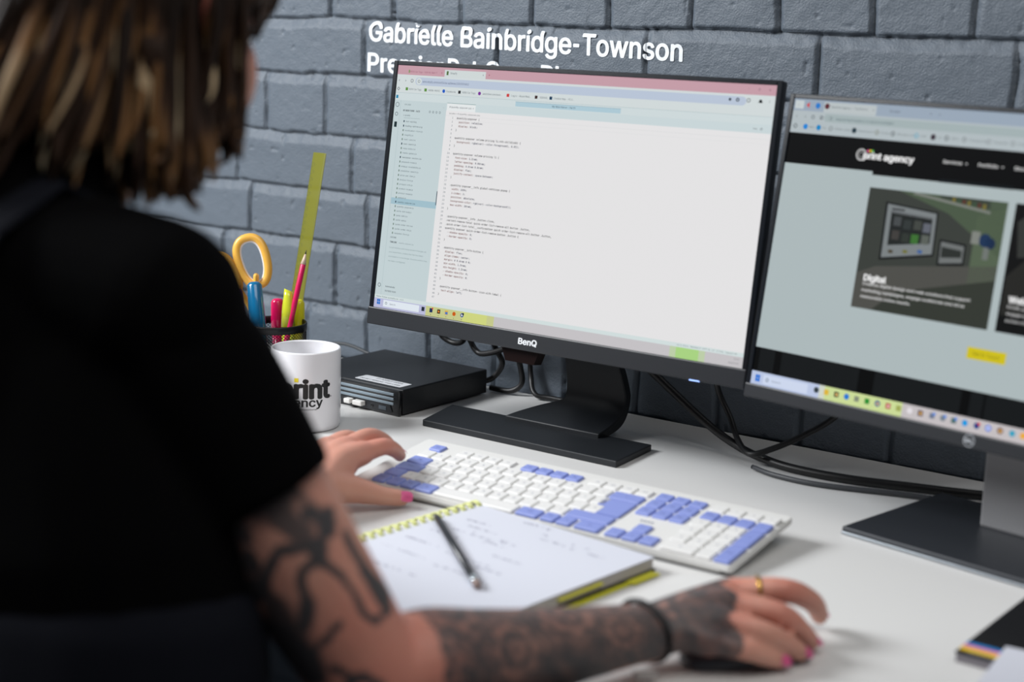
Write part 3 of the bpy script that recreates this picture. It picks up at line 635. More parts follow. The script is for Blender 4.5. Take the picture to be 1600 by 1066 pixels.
def key(name, u, r, w=1.0, h=1.0, blue=False, leg='', lh=3.0):
    cx, cy = u * P, -(r + (h - 1) / 2) * RP
    W_, H_ = w * P - 2.0, h * RP - 2.2
    if r == 0: H_ -= 2.5; cy -= .2
    t = bmesh.new(); a = []; b = []; c = []
    for (px, py) in rrect(-W_ / 2, -H_ / 2, W_ / 2, H_ / 2, 2): a.append(t.verts.new((px, py, -3.8)))
    for (px, py) in rrect(-W_ / 2 + .4, -H_ / 2 + .4, W_ / 2 - .4, H_ / 2 - .4, 2): c.append(t.verts.new((px, py, -1.7)))
    for (px, py) in rrect(-W_ / 2 + 1.1, -H_ / 2 + 1.1, W_ / 2 - 1.1, H_ / 2 - 1.1, 1.6): b.append(t.verts.new((px, py, -.9)))
    n = len(a)
    for A, B in ((a, c), (c, b)):
        for i in range(n): t.faces.new((A[i], A[(i + 1) % n], B[(i + 1) % n], B[i]))
    t.faces.new(b)
    t.transform(Matrix.Translation((cx, cy, 0))); mb = MB(); mb.merge(t)
    o = link(name, mb, kbl if blue else kw, kb)
    if blue: o['label'] = 'periwinkle blue ' + name.replace('_', ' ')
    if leg:
        V, F = fit_text(leg, h=lh, res=1, bold=.01)
        if V:
            wd = max(v[0] for v in V); k_ = min(1, (W_ - 4) / max(wd, .1))
            lb = MB().raw(V, F, lambda v: Vector((cx + v[0] * k_ - wd * k_ / 2, cy + v[1] * k_ - lh * k_ * .5 + .8, -.84)))
            link('legend', lb, leg_blue if blue else leg_dark, o, normals=False)
key('key', .5, 0, 1, 1, True, 'Esc', 2.2)
for i, s_ in enumerate(['F1', 'F2', 'F3', 'F4']): key('key', 2.5 + i, 0, leg=s_, lh=2.4)
for i, s_ in enumerate(['F5', 'F6', 'F7', 'F8']): key('key', 7 + i, 0, 1, 1, True, s_, 2.4)
for i, s_ in enumerate(['F9', 'F10', 'F11', 'F12']): key('key', 11.5 + i, 0, leg=s_, lh=2.4)
for r_, row in enumerate((('Prt', 'Scr', 'Pau'), ('Ins', 'Hm', 'PgU'), ('Del', 'End', 'PgD'))):
    for i, s_ in enumerate(row): key('key', 15.75 + i, r_, 1, 1, True, s_, 2.2)
for i, s_ in enumerate('-+o='): key('media_key', 19 + i, 0, leg=s_, lh=2.4)
for i, s_ in enumerate('`1234567890-='): key('key', .5 + i, 1, leg=s_)
key('backspace_key', 14, 1, 2, 1, True, '<-')
for i, s_ in enumerate(('Num', '/', '*', '-')): key('key', 19 + i, 1, 1, 1, True, s_, 2.6)
key('tab_key', .75, 2, 1.5, 1, True, 'Tab', 2.4)
for i, s_ in enumerate('QWERTYUIOP[]'): key('key', 2 + i, 2, leg=s_)
for r_, row in ((2, '789'), (3, '456'), (4, '123')):
    for i, s_ in enumerate(row): key('key', 19 + i, r_, leg=s_)
key('plus_key', 22, 2, 1, 2, True, '+'); key('enter_key', 22, 4, 1, 2, True, 'Enter', 2.2)
key('caps_lock_key', .875, 3, 1.75, 1, True, 'Caps', 2.4)
for i, s_ in enumerate("ASDFGHJKL;'#"): key('key', 2.25 + i, 3, leg=s_)
# L-shaped main enter key
t = MB(); t.prism([(13.55 * P, -3.44 * RP), (14.95 * P, -3.44 * RP), (14.95 * P, -1.55 * RP), (13.05 * P, -1.55 * RP), (13.05 * P, -2.44 * RP), (13.55 * P, -2.44 * RP)], -3.8, -.9, bev=.7)
link('enter_key', t, kbl, kb)['label'] = 'periwinkle blue L-shaped enter key'
key('shift_key', .625, 4, 1.25, 1, True, '^'); key('key', 1.75, 4, leg='|')
for i, s_ in enumerate('ZXCVBNM,./'): key('key', 2.75 + i, 4, leg=s_)
key('shift_key', 13.625, 4, 2.75, 1, True, '^'); key('key', 16.75, 4, 1, 1, True, '^')
for u_, w_, s_ in ((.5, 1, 'Ctrl'), (1.5, 1, 'Fn'), (2.5, 1, 'Win'), (3.65, 1.3, 'Alt')): key('key', u_, 5, w_, 1, True, s_, 2.2)
key('space_bar', 7.02, 5, 5.4, 1)
for u_, w_, s_ in ((10.5, 1.5, 'AltGr'), (11.8, 1, 'Win'), (12.8, 1, 'Fn'), (14.2, 1.6, 'Ctrl')): key('key', u_, 5, w_, 1, True, s_, 2.2)
for u_, s_ in ((15.75, '<'), (16.75, 'v'), (17.75, '>')): key('key', u_, 5, 1, 1, True, s_)
key('key', 19.5, 5, 2, leg='0'); key('key', 21, 5, leg='.')
V, F = fit_text('Trust', w=12, h=3.2, bold=.01)
lm = MB(); [lm.box((16.1 * P + k * 4, -3.0 * RP, -3.4), (2.6, 3.0, .2)) for k in range(4)]; link('printed_mark', lm, leg_dark, kb)

# ------------------------------------------------------------------ mug
mg = empty('mug', (-304.1, 192.7, 0), label='white mug with black and yellow printed lettering beside the small black computer', cat='mug')
R0 = 43.3; prof = [(0, .6), (36, .6), (38, 0), (41, .8), (42.6, 3.5), (R0, 8), (R0, 98), (R0 - .6, 99.8), (R0 - 2, 100.3), (R0 - 3.4, 99.6), (R0 - 3.9, 98), (R0 - 4, 12), (R0 - 7, 7), (R0 - 14, 5), (0, 5)]
ceram = mat('ceramic_white', (226, 226, 230), .16, spec=.5, coat=.3)
link('body', MB().lathe(prof, n=96), ceram, mg)
hd = MB(); th0 = 2.7; pts = []
for k in range(13):
    a = -PI / 2 + PI * k / 12; r_ = R0 - 3 + 30 * max(0, math.cos(a)) ** .8; pts.append((r_ * math.cos(th0), r_ * math.sin(th0), 52 + 33 * math.sin(a)))
hd.tube(pts, [(7, 4.2)] * 13, 14); link('handle', hd, ceram, mg)
def mug_text(mb, s_, th_l, th_r, z, cap, bold):
    V, F = fit_text(s_, w=(th_r - th_l) * (R0 + .12), h=cap, bold=bold, res=3)
    bm = bmesh.new(); vs = [bm.verts.new(v) for v in V]
    for f in F:
        try: bm.faces.new([vs[i] for i in f])
        except ValueError: pass
    for _ in range(3):
        ed = [e for e in bm.edges if e.calc_length() > 2.5]
        if ed: bmesh.ops.subdivide_edges(bm, edges=ed, cuts=1); bmesh.ops.triangulate(bm, faces=[f for f in bm.faces if len(f.verts) > 3])
    for v in bm.verts:
        a = th_l + v.co.x / (R0 + .12); v.co = Vector(((R0 + .12) * math.cos(a), (R0 + .12) * math.sin(a), z + v.co.y))
    mb.merge(bm)
ink = mat('print_black', (12, 12, 14), .3)
tb = MB(); mug_text(tb, 'print', -1.60, -.075, 44.5, 22.2, .045); mug_text(tb, 'agency', -1.60, -.33, 34, 10.4, .025); mug_text(tb, 'Design, Print & Promotional', -1.60, -.50, 29.6, 1.7, .01); mug_text(tb, '.', -.06, -.035, 44.3, 8, .03)
link('printed_lettering', tb, ink, mg, normals=False)
yb = MB()
for k in range(4):
    a0 = -1.155 + k * .03; a1 = a0 + .03; q = lambda a, z: ((R0 + .2) * math.cos(a), (R0 + .2) * math.sin(a), z)
    yb.quad([q(a0, 64.5), q(a1, 64.5), q(a1, 69.5), q(a0, 69.5)])
link('yellow_square', yb, mat('print_yellow', (225, 205, 40), .4), mg)

# ------------------------------------------------------------------ pen pot and what stands in it
CX, CY = -436.0, 274.0
cp = empty('pen_pot', (CX, CY, 0), label='round black wire mesh pen pot standing behind the white mug', cat='pen pot')
pm = mat('wire_black', (16, 17, 19), .45, metal=.3)
RC = 42.0; n = 56; hz = 4.2; zz = [6 + hz * k / 2 for k in range(0, 43)]
t = bmesh.new(); grid = {}
def gv(i, j):
    i %= 2 * n
    if (i, j) not in grid: a = PI * i / n; grid[(i, j)] = t.verts.new((RC * math.cos(a), RC * math.sin(a), zz[j]))
    return grid[(i, j)]
for j in range(1, 42):
    for i in range(2 * n):
        if (i + j) % 2 == 0: t.faces.new((gv(i, j - 1), gv(i + 1, j), gv(i, j + 1), gv(i - 1, j)))
mb = MB(); mb.merge(t); mesh_o = link('mesh_wall', mb, pm, cp)
wm = mesh_o.modifiers.new('w', 'WIREFRAME'); wm.thickness = .0011; wm.use_replace = True; wm.use_even_offset = False
link('rim', MB().lathe([(RC - 1.2, 92.5), (RC + 1.4, 92.5), (RC + 1.6, 101), (RC + 1.0, 102.5), (RC - .6, 102.5), (RC - 1.2, 101)], n=64, closed=True), pm, cp)
link('base', MB().lathe([(0, .2), (RC + 1, .2), (RC + 1.2, 7), (RC - 1, 7), (RC - 1, 2), (0, 2)], n=64), pm, cp)
def stick(name, foot, top, label, cat, group=None):
    """an empty at the foot whose local z points along the object"""
    f = Vector(foot); d = Vector(top) - f; o = empty(name, f, label=label, cat=cat, group=group)
    o.rotation_euler = d.to_track_quat('Z', 'Y').to_euler(); return o, d.length
# ruler (see-through yellow-green)
rmt = mat('acrylic_lime', (124, 124, 34), .3, spec=.5, alpha=.74)
ru = empty('ruler', (-442, 297, 4), label='translucent lime green ruler rising tall out of the pen pot', cat='ruler')
top_ = Vector((-437, 363, 321)); d = (top_ - Vector((-442, 297, 4))).normalized(); wdir = Vector((.30, -.954, 0)); wdir = (wdir - wdir.dot(d) * d).normalized(); nrm = wdir.cross(d)
wdir2 = Vector((.80, .60, 0)); wdir2 = (wdir2 - wdir2.dot(d) * d).normalized(); ang = math.radians(-46)
wv = (Matrix.Rotation(ang, 3, d) @ wdir2).normalized(); nv = d.cross(wv)
ru.rotation_euler = Matrix((wv, nv, d)).transposed().to_euler()
L_ = 324
link('blade', MB().prism([(-13, -1.2), (11, -1.2), (13.5, -.3), (13.5, .2), (11, 1.2), (-13, 1.2)], 0, L_, bev=.25), rmt, ru)
mk = MB()
for k in range(301):
    ln = 5.5 if k % 10 == 0 else (4 if k % 5 == 0 else 2.6)
    if k % 2 == 0 or k % 5 == 0: mk.quad([(-13 + 0, -1.28, 10 + k), (-13 + ln, -1.28, 10 + k), (-13 + ln, -1.28, 10.35 + k), (-13, -1.28, 10.35 + k)])
for k in range(31):
    V, F = fit_text(str(k), h=2.4, res=1); mk.raw(V, F, lambda a, k=k: Vector((-8 + a[1], -1.28, 10 + k * 10 + a[0] * -1)))
link('scale_marks', mk, mat('mark_olive', (70, 76, 30), .5), ru, normals=False)
# pink pencil
o, L_ = stick('pencil', (-420, 258, 6), (-419.5, 318, 196), 'pink pencil with a sharp point upwards in the pen pot', 'pencil')

link('shaft', MB().lathe([(0, 0), (3.9, 0), (3.9, L_ - 21), (3.7, L_ - 20)], n=6), mat('paint_pink', (214, 22, 92), .3, coat=.4), o)
link('sharpened_wood', MB().lathe([(3.85, L_ - 20), (1.2, L_ - 6)], n=20), mat('wood_pale', (214, 190, 170), .6), o)
link('lead', MB().lathe([(1.25, L_ - 6.2), (.2, L_)], n=12), mat('graphite', (50, 50, 54), .4, metal=.3), o)
# felt pens and highlighters
def felt(foot, top, r, col_, label, cat='pen', name='felt_pen', chisel=False, cap=55, bodycol=None, name2='cap'):
    o, L_ = stick(name, foot, top, label, cat)
    mc = mat('plastic_%d_%d_%d' % col_, col_, .22, coat=.5, spec=.5)
    link('barrel', MB().lathe([(0, 0), (r * .85, 0), (r * .95, 1), (r * .95, L_ - cap)], n=28), mat('plastic_%d_%d_%d' % (bodycol or col_), bodycol or col_, .3), o)
    if chisel:
        t = MB(); a = []
        for (z_, rx, ry) in ((L_ - cap, r * 1.1, r * 1.15), (L_ - cap * .5, r * 1.0, r * 1.05), (L_ - 8, r * .74, r * .8), (L_ - 1, r * .66, r * .6)):
            a.append([t.bm.verts.new((rx * math.copysign(abs(math.cos(2 * PI * j / 20)) ** .8, math.cos(2 * PI * j / 20)), ry * math.sin(2 * PI * j / 20), z_ + (2.5 * math.cos(2 * PI * j / 20) if z_ > L_ - 2 else 0))) for j in range(20)])
        for A, B in zip(a, a[1:]):
            for j in range(20): t.bm.faces.new((A[j], A[(j + 1) % 20], B[(j + 1) % 20], B[j])).smooth = True
        t.bm.faces.new(a[-1]); t.bm.faces.new(a[0])
        link('cap', t, mc, o)
    else:
        link('cap', MB().lathe([(r, L_ - cap), (r * 1.02, L_ - cap * .6), (r * .92, L_ - 5), (r * .7, L_ - 1.5), (r * .35, L_ - .2), (0, L_)], n=28), mc, o)
    return o
felt((-438, 256, 5), (-465, 266, 154), 10.8, (10, 104, 150), 'thick blue marker leaning left in the pen pot', 'marker', 'marker', cap=80)
felt((-417, 279, 5), (-432, 297, 143.5), 8.5, (206, 212, 50), 'front yellow highlighter with a chisel-shaped cap in the pen pot', 'highlighter', 'highlighter', True, 50)
felt((-424, 305, 5), (-431, 317, 128), 8, (214, 208, 34), 'second yellow highlighter, lower and half hidden behind the front one', 'highlighter', 'highlighter', False, 45)
felt((-447, 298, 5), (-457, 302, 128), 9.5, (226, 16, 96), 'glossy pink round-capped highlighter in the pen pot', 'highlighter', 'highlighter', False, 45)
felt((-456, 250, 5), (-489, 262, 142), 4.5, (120, 40, 110), 'slim purple pen at the left of the pen pot', 'pen', 'felt_pen', cap=40)
# scissors
sx = empty('scissors', (-471, 287, 6), label='scissors with yellow and white looped handles standing in the pen pot', cat='scissors')
dS = (Vector((-512, 302, 212)) - Vector((-466, 290, 6))).normalized()
wS = Vector((.78, .62, 0)); wS = (wS - wS.dot(dS) * dS).normalized(); sx.rotation_euler = Matrix((wS, dS.cross(wS), dS)).transposed().to_euler()
yh = mat('handle_yellow', (234, 178, 74), .38, coat=.2); wh = mat('handle_white', (222, 216, 214), .45)
def loop(cx, cz, rx, rz, tilt, r, m, nm, inner=False, parent=None):
    pts = []
    for k in range(40):
        a = 2 * PI * k / 40; x_ = rx * math.copysign(abs(math.cos(a)) ** .85, math.cos(a)); z_ = rz * math.copysign(abs(math.sin(a)) ** .85, math.sin(a)); x_ *= 1 + .12 * math.sin(a)
        pts.append((cx + x_ * math.cos(tilt) - z_ * math.sin(tilt), 0, cz + x_ * math.sin(tilt) + z_ * math.cos(tilt)))
    mb = MB().tube(pts, [(r, r * 1.2)] * 40, 12, closed=True, flat=V3((0, 1, 0))); return link(nm, mb, m, parent or sx)
h1 = loop(8, 170, 19, 33, .16, 4.8, yh, 'handle'); loop(8, 170, 15.6, 29.6, .16, 2.8, wh, 'handle_lining', parent=h1)
h2 = loop(-34, 156, 17, 28, .45, 4.8, yh, 'handle'); loop(-34, 156, 13.6, 24.6, .45, 2.8, wh, 'handle_lining', parent=h2)
link('shank', MB().limb([(10, 0, 150), (7, 0, 130), (2, 0, 112), (-1, 0, 100)], [(9, 4), (7, 4), (6, 4), (5, 3.5)]).limb([(-20, 0, 142), (-12, 0, 128), (-5, 0, 112), (-1, 0, 100)], [(6, 4), (6, 4), (6, 4), (5, 3.5)]), yh, sx)
stl = mat('steel', (170, 172, 176), .25, metal=1.0)
link('blade', MB().prism([(-2, 2), (6, 2), (5, 80), (-4, 104), (-8, 100)], -1, .2, Matrix.Rotation(PI / 2, 4, 'X')), stl, sx)
link('blade', MB().prism([(-4, 2), (3, 2), (6, 100), (1, 104), (-6, 80)], .4, 1.5, Matrix.Rotation(PI / 2, 4, 'X')), stl, sx)

# ------------------------------------------------------------------ small desktop computer
pc = empty('mini_computer', (-241.8, 302, 0), (0, 0, -.036), label='flat black mini desktop computer between the mug and the monitor stand', cat='computer')
PW, PD, PH = 187.7, 179.4, 35.0
pcb = mat('pc_black', (22, 24, 27), .42, spec=.45, bump=.08, bscale=2500)
link('case', MB().box((-PW / 2, PD / 2 + 3, PH / 2 + 1), (PW, PD - 6, PH - 2), bev=1.6), pcb, pc)
link('front_frame', MB().box((-PW / 2, 1.5, PH / 2), (PW, 5, PH - 1), bev=1.8), mat('pc_gloss', (12, 13, 15), .2, coat=.3), pc)
gr = mat('pc_grille', (132, 146, 156), .4, metal=.25)
for k in range(3): link('grille_bar', MB().box((-PW / 2 - 3, -1.2, 28.2 - k * 6.2), (PW - 14, 1.6, 3.6), bev=.6), gr, pc)
link('port_panel', MB().prism([(-PW + 5, 3.2), (-15, 3.2), (-11.5, 5.2), (-15.5, 13.2), (-PW + 5, 13.2)], 0, 1.6, Matrix.Translation((0, -.6, 0)) @ Matrix.Rotation(PI / 2, 4, 'X')), mat('pc_panel', (30, 32, 36), .45), pc)
link('headphone_socket', MB().lathe([(1.0, 0), (1.9, 0), (2.1, .5), (1, .6)], n=20, closed=True).tf(Matrix.Translation((-46, -2.2, 8.5)) @ Matrix.Rotation(PI / 2, 4, 'X')), pcb, pc)
link('usb_port', MB().box((-28, -2.1, 8.2), (13, 1.2, 5), bev=.4), mat('port_grey', (92, 100, 108), .3, metal=.7), pc)
sk = empty('x', (0, 0, 0)); bpy.data.objects.remove(sk)
stk = MB().prism(rrect(-92, 13, -12, 37, 2), PH + .05, PH + .25); lab = link('asset_sticker', stk, mat('sticker_white', (214, 216, 220), .5), pc); lab['label'] = 'white printed asset sticker'
tx = MB()
for s_, x_, y_, w_, h_ in (('IT ASSET 0204', -68, 28.5, 46, 4.2), ('DO NOT REMOVE THIS LABEL', -87, 18, 70, 3.6)):
    V, F = fit_text(s_, w=w_, h=h_, bold=.02, res=1); tx.raw(V, F, lambda a: Vector((x_ + a[0], y_ + a[1], PH + .32)))
link('sticker_lettering', tx, ink, lab, normals=False)
def pc_world(x, y, z): return Vector((-241.8, 302, 0)) + Matrix.Rotation(-.036, 3, 'Z') @ Vector((x, y, z))
whp = mat('dongle_white', (222, 220, 216), .35)
for x_, w_, l_ in ((-84, 11, 'left white stub plugged into the front of the small computer, next to the mug'), (-66, 16, 'right wider white stub plugged into the front of the small computer')):
    o = empty('usb_dongle', pc_world(x_, -2.1, 5.5), (0, 0, -.036), label=l_, cat='usb receiver', group=None)
    link('shell', MB().box((0, -4.2, 3.6), (w_, 9, 6.4), bev=1.4), whp, o)
    link('plug', MB().box((0, .3, 3.6), (w_ * .8, 1.2, 4.4)), stl, o)

# ------------------------------------------------------------------ cables
cbm = mat('cable_black', (13, 13, 15), .45)
def cable(pts, r, label, m=cbm):
    P_ = [Vector(p) for p in pts]; out = []
    for i in range(len(P_) - 1):
        p0 = P_[max(i - 1, 0)]; p1 = P_[i]; p2 = P_[i + 1]; p3 = P_[min(i + 2, len(P_) - 1)]
        for j in range(8):
            t_ = j / 8; out.append(.5 * ((2 * p1) + (p2 - p0) * t_ + (2 * p0 - 5 * p1 + 4 * p2 - p3) * t_ * t_ + (3 * p1 - p0 - 3 * p2 + p3) * t_ ** 3))
    out.append(P_[-1]); o = link('cable', MB().tube(out, r, 10), m); props(o, label=label, cat='cable'); return o
cable([(-295, 440, 120), (-309, 468, 80), (-300, 474, 68), (-282, 474, 66), (-268, 470, 76), (-262, 455, 110)], 4, 'short black cable looping below the left end of the code editor monitor')
cable([(-268, 430, 130), (-268, 478, 78), (-258, 484, 58), (-240, 482, 56), (-200, 478, 72), (-150, 470, 110)], 4, 'black cable hanging in a shallow curve above the small computer')
cable([(-215, 440, 120), (-226, 486, 66), (-218, 492, 44), (-232, 490, 22), (-246, 478, 16)], 4, 'black cable dropping behind the rear right corner of the small computer')
cable([(-190, 455, 120), (-204, 502, 66), (-196, 504, 40), (-192, 502, 18), (-208, 498, 6), (-240, 496, 6)], 4, 'outer black cable curving down behind the small computer to the desk')
cable([(-170, 470, 120), (-188, 512, 70), (-184, 512, 30), (-168, 500, 8), (-140, 505, 5), (-60, 508, 5)], 3.5, 'thin black cable against the wall left of the bent monitor neck')
cable([(20, 400, 125), (61, 422, 84), (134, 426, 34), (178, 424, 14), (215, 415, 8), (262, 405, 6), (330, 408, 6), (410, 430, 6), (520, 460, 6), (640, 470, 6)], 5.0, 'thick black cable running from the left monitor along the desk behind the right monitor')
cable([(132, 425, 130), (140, 438, 76), (160, 436, 44), (182, 418, 22), (208, 398, 15), (232, 408, 24), (262, 426, 42), (292, 440, 66), (330, 448, 112)], 3.6, 'black cable hanging in a V between the two monitors, under the blue power light')
cable([(218, 386, 4), (254, 372, 4), (311, 372, 4), (404, 400, 4), (520, 425, 4)], 2.8, 'thin dark grey cable lying on the desk in front of the thick black one', mat('cable_grey', (60, 62, 66), .5))
cable([(-620, 470, 20), (-560, 490, 22), (-510, 500, 28), (-460, 500, 20), (-420, 496, 14), (-380, 494, 12)], 2.6, 'thin grey cable along the wall behind the mug', mat('cable_grey2', (44, 48, 52), .5))

# ------------------------------------------------------------------ notebook and pencil on it
nb = empty('notebook', (80, 34, 0), (0, 0, -.105), label='open spiral notebook with handwriting, lying in front of the keyboard', cat='notebook')
pap = mat('paper_white', (206, 209, 220), .6); pedge = mat('paper_edges', (176, 172, 170), .7, noise=.2, nscale=900)
link('back_cover', MB().box((116, -146, 2.2), (226, 292, 2.4), bev=.4), mat('cover_dark', (72, 70, 52), .6), nb)
link('page_block', MB().box((116, -146, 8.6), (222, 288, 10), bev=.3), pedge, nb)
link('top_page', MB().box((116.5, -146, 14.4), (223, 289, 1.0), bev=.25), pap, nb)
tabm = mat('tab_yellow', (212, 208, 52), .5)
link('sticky_tab', MB().box((227, -112, 9.6), (8, 62, .8)), tabm, nb); link('sticky_tab', MB().box((231, -26, 2.0), (16, 40, .8)), tabm, nb)
link('back_board', MB().box((119, -130, .7), (232, 250, .9)), mat('board_lime', (196, 194, 44), .55), nb)
sp = MB()
for k in range(25):
    y_ = -8 - k * 11.6
    pts = []
    for j in range(13):
        a = math.radians(-150 + 330 * j / 12); pts.append((2.0 + 8.5 * math.cos(a) , y_ + j * .25, 9.8 + 8.4 * math.sin(a)))
    sp.tube(pts, 1.15, 7); sp.tube([(p[0], p[1] + 3.4, p[2]) for p in pts], 1.15, 7)
link('spiral_binding', sp, mat('coil_lime', (208, 212, 138), .35, coat=.2), nb)
hw = MB(); rnd = random.Random(3)
def scribble(x0, y0, w, h, ang=0.0):
    x = 0; last = None; ca, sa = math.cos(ang), math.sin(ang)
    while x < w:
        if rnd.random() < .12: last = None; x += h * .9; continue
        p = (x, rnd.uniform(-.5, .5) * h * (1.5 if rnd.random() < .2 else .9)); x += rnd.uniform(.12, .4) * h
        if last:
            d = Vector((p[0] - last[0], p[1] - last[1])); L_ = d.length or 1; nx, ny = -d.y / L_ * .34, d.x / L_ * .34
            hw.quad([(x0 + X * ca - Y * sa, y0 + X * sa + Y * ca, 15.0) for X, Y in ((last[0] - nx, last[1] - ny), (p[0] - nx, p[1] - ny), (p[0] + nx, p[1] + ny), (last[0] + nx, last[1] + ny))])
        last = p
for x_, y_, w_, h_ in ((76, -12, 34, 4), (112, -28, 22, 6), (120, -39, 34, 3.5), (30, -46, 30, 4), (44, -60, 40, 3), (60, -78, 34, 4), (96, -72, 22, 6), (88, -84, 24, 5), (152, -30, 20, 6), (158, -41, 4, 4), (176, -40, 22, 3), (24, -96, 40, 3), (22, -128, 52, 3.5), (84, -134, 56, 3.5), (116, -108, 40, 3.5), (130, -142, 30, 4), (26, -160, 60, 3.5), (100, -166, 60, 3.5), (30, -200, 80, 3.5), (60, -70, 10, 5), (40, -78, 16, 3)): scribble(x_, y_, w_, h_, .0)
link('handwriting', hw, mat('ink_violet', (72, 68, 110), .6), nb, normals=False)
f0 = Vector((90, -44, 19.2)); f1 = Vector((233, -170, 19.2)); o = empty('pencil', f0, label='black pencil with a silver ferrule lying on the open notebook', cat='pencil'); o.rotation_euler = (f1 - f0).to_track_quat('Z', 'Y').to_euler(); L_ = (f1 - f0).length
link('shaft', MB().lathe([(1.2, -14), (3.8, 0), (3.8, L_ - 22)], n=6), mat('paint_black', (22, 28, 36), .35, coat=.2), o)
link('ferrule', MB().lathe([(3.9, L_ - 22), (4.1, L_ - 19), (3.8, L_ - 17), (4.1, L_ - 15), (3.9, L_ - 9)], n=24), mat('ferrule_silver', (190, 200, 206), .22, metal=.9), o)
link('eraser', MB().lathe([(3.7, L_ - 9), (3.7, L_ - 2), (2.6, L_), (0, L_)], n=24), mat('eraser_grey', (142, 124, 118), .8), o)
link('lead', MB().lathe([(0, -19), (1.2, -14)], n=10), mat('graphite', (50, 50, 54), .4), o)

# ------------------------------------------------------------------ booklet with colour stripes, sheet on it
bk = empty('booklet', (606, -18, 0), (0, 0, -.03), label='black booklet with blue, pink and yellow stripes on the right edge of the desk', cat='booklet')
link('pages', MB().box((75, 105, 4.2), (148, 208, 7.6), bev=.3), mat('booklet_pages', (120, 116, 122), .7), bk)
link('cover', MB().box((75, 105, 8.6), (150, 210, 1.0), bev=.2), mat('booklet_cover', (16, 17, 20), .35), bk)
for y_, h_, c_ in ((25, 7, (30, 120, 190)), (18.5, 6, (226, 120, 150)), (11.5, 8, (226, 190, 40))): link('stripe', MB().box((75, y_, 9.2), (149, h_, .2)), mat('stripe_%d' % c_[0], c_, .4) if c_[1] != 120 or c_[0] == 30 else mat('stripe_pink', c_, .4), bk)
V, F = fit_text('PRINT AGENCY', w=60, h=3, bold=.01); link('cover_lettering', MB().raw(V, F, lambda a: Vector((10 + a[0], 3 + a[1], 9.3))), mat('letter_grey', (150, 150, 156), .5), bk, normals=False)
sh = empty('paper_pad', (662, -2, 0), (0, 0, .08), label='white paper pad lying over the corner of the striped booklet', cat='paper')
link('sheets', MB().box((70, -40, 12.2), (140, 90, 5), bev=.5), pap, sh)
sh.location = D(640, 2, 0)

# ------------------------------------------------------------------ computer mouse
md = Vector((.62, .785, 0)).normalized(); ma = math.atan2(md.y, md.x) - PI / 2
ms = empty('computer_mouse', (470, -122, 0), (0, 0, ma), label='low dark grey computer mouse under the right hand', cat='mouse')
t = bmesh.new(); bmesh.ops.create_uvsphere(t, u_segments=32, v_segments=20, radius=1)
for v in t.verts:
    x_, y_, z_ = v.co; e = .62
    v.co = Vector((math.copysign(abs(x_) ** e, x_) * 22 * (1 - .06 * y_), math.copysign(abs(y_) ** e, y_) * 56, .4 + max(0, math.copysign(abs(z_) ** .9, z_) + .1) * 15 * (1 - .18 * y_)))
mb = MB(); mb.merge(t); link('shell', mb, mat('mouse_grey', (58, 62, 70), .4), ms, smooth=True)
link('scroll_wheel', MB().lathe([(5.4, -2.4), (6, -1.6), (6, 1.6), (5.4, 2.4)], n=24).tf(Matrix.Translation((0, 34, 8.5)) @ Matrix.Rotation(PI / 2, 4, 'Y')), mat('wheel_dark', (24, 26, 30), .5), ms)
# ------------------------------------------------------------------ the person
px = empty('person', (95, -600, -290), label='seated person in a black t-shirt with tattooed right arm, seen from behind at the desk', cat='person')
PO = Vector((95, -600, -290))
def remesh(mb, voxel, name, mats, smooth=4, fac=.6, deci=None):
    """fuse overlapping closed shapes into one continuous surface (mm, world rel. desk) and parent it to the person"""
    me = bpy.data.meshes.new(name); bmesh.ops.recalc_face_normals(mb.bm, faces=mb.bm.faces)
    mb.bm.transform(Matrix.Scale(.001, 4) @ Matrix.Translation(-PO)); mb.bm.to_mesh(me); mb.bm.free()
    o = bpy.data.objects.new('t', me); COL.objects.link(o)
    r = o.modifiers.new('r', 'REMESH'); r.mode = 'VOXEL'; r.voxel_size = voxel * .001; r.adaptivity = 0
    s_ = o.modifiers.new('s', 'SMOOTH'); s_.iterations = smooth; s_.factor = fac
    dg = bpy.context.evaluated_depsgraph_get(); dg.update()
    m2_ = bpy.data.meshes.new_from_object(o.evaluated_get(dg)); bpy.data.objects.remove(o)
    m2_.name = name; m2_.materials.clear()
    for m in (mats if isinstance(mats, (list, tuple)) else [mats]): m2_.materials.append(m)
    m2_.polygons.foreach_set('use_smooth', np.ones(len(m2_.polygons), bool))
    n_ = bpy.data.objects.new(name, m2_); COL.objects.link(n_); n_.parent = px; return n_
SR, ER, WR = V3((225, -538, 313)), V3((346, -446, 56)), V3((418, -196, 33))
SL, EL, WL = V3((-70, -505, 313)), V3((-128, -285, 70)), V3((-50, -70, 38))
HC = V3((115, -445, 496)); HR = Matrix.Rotation(math.radians(8), 3, 'Z') @ Matrix.Rotation(math.radians(-10), 3, 'X')
hp = lambda x, y, z: HC + HR @ V3((x, y, z))
B = MB()
# trunk and neck
B.limb([(95, -620, -215), (104, -600, -120), (118, -572, 20), (116, -565, 170), (98, -562, 275)], [(88, 160), (92, 155), (80, 138), (92, 142), (68, 120)], 24)
B.limb([tuple(SL), (10, -560, 322), (95, -562, 325), (160, -556, 322), tuple(SR)], [50, 52, 54, 52, 52], 20)
B.limb([(100, -560, 325), (107, -520, 380), (113, -478, 440)], [62, 54, 52], 20)
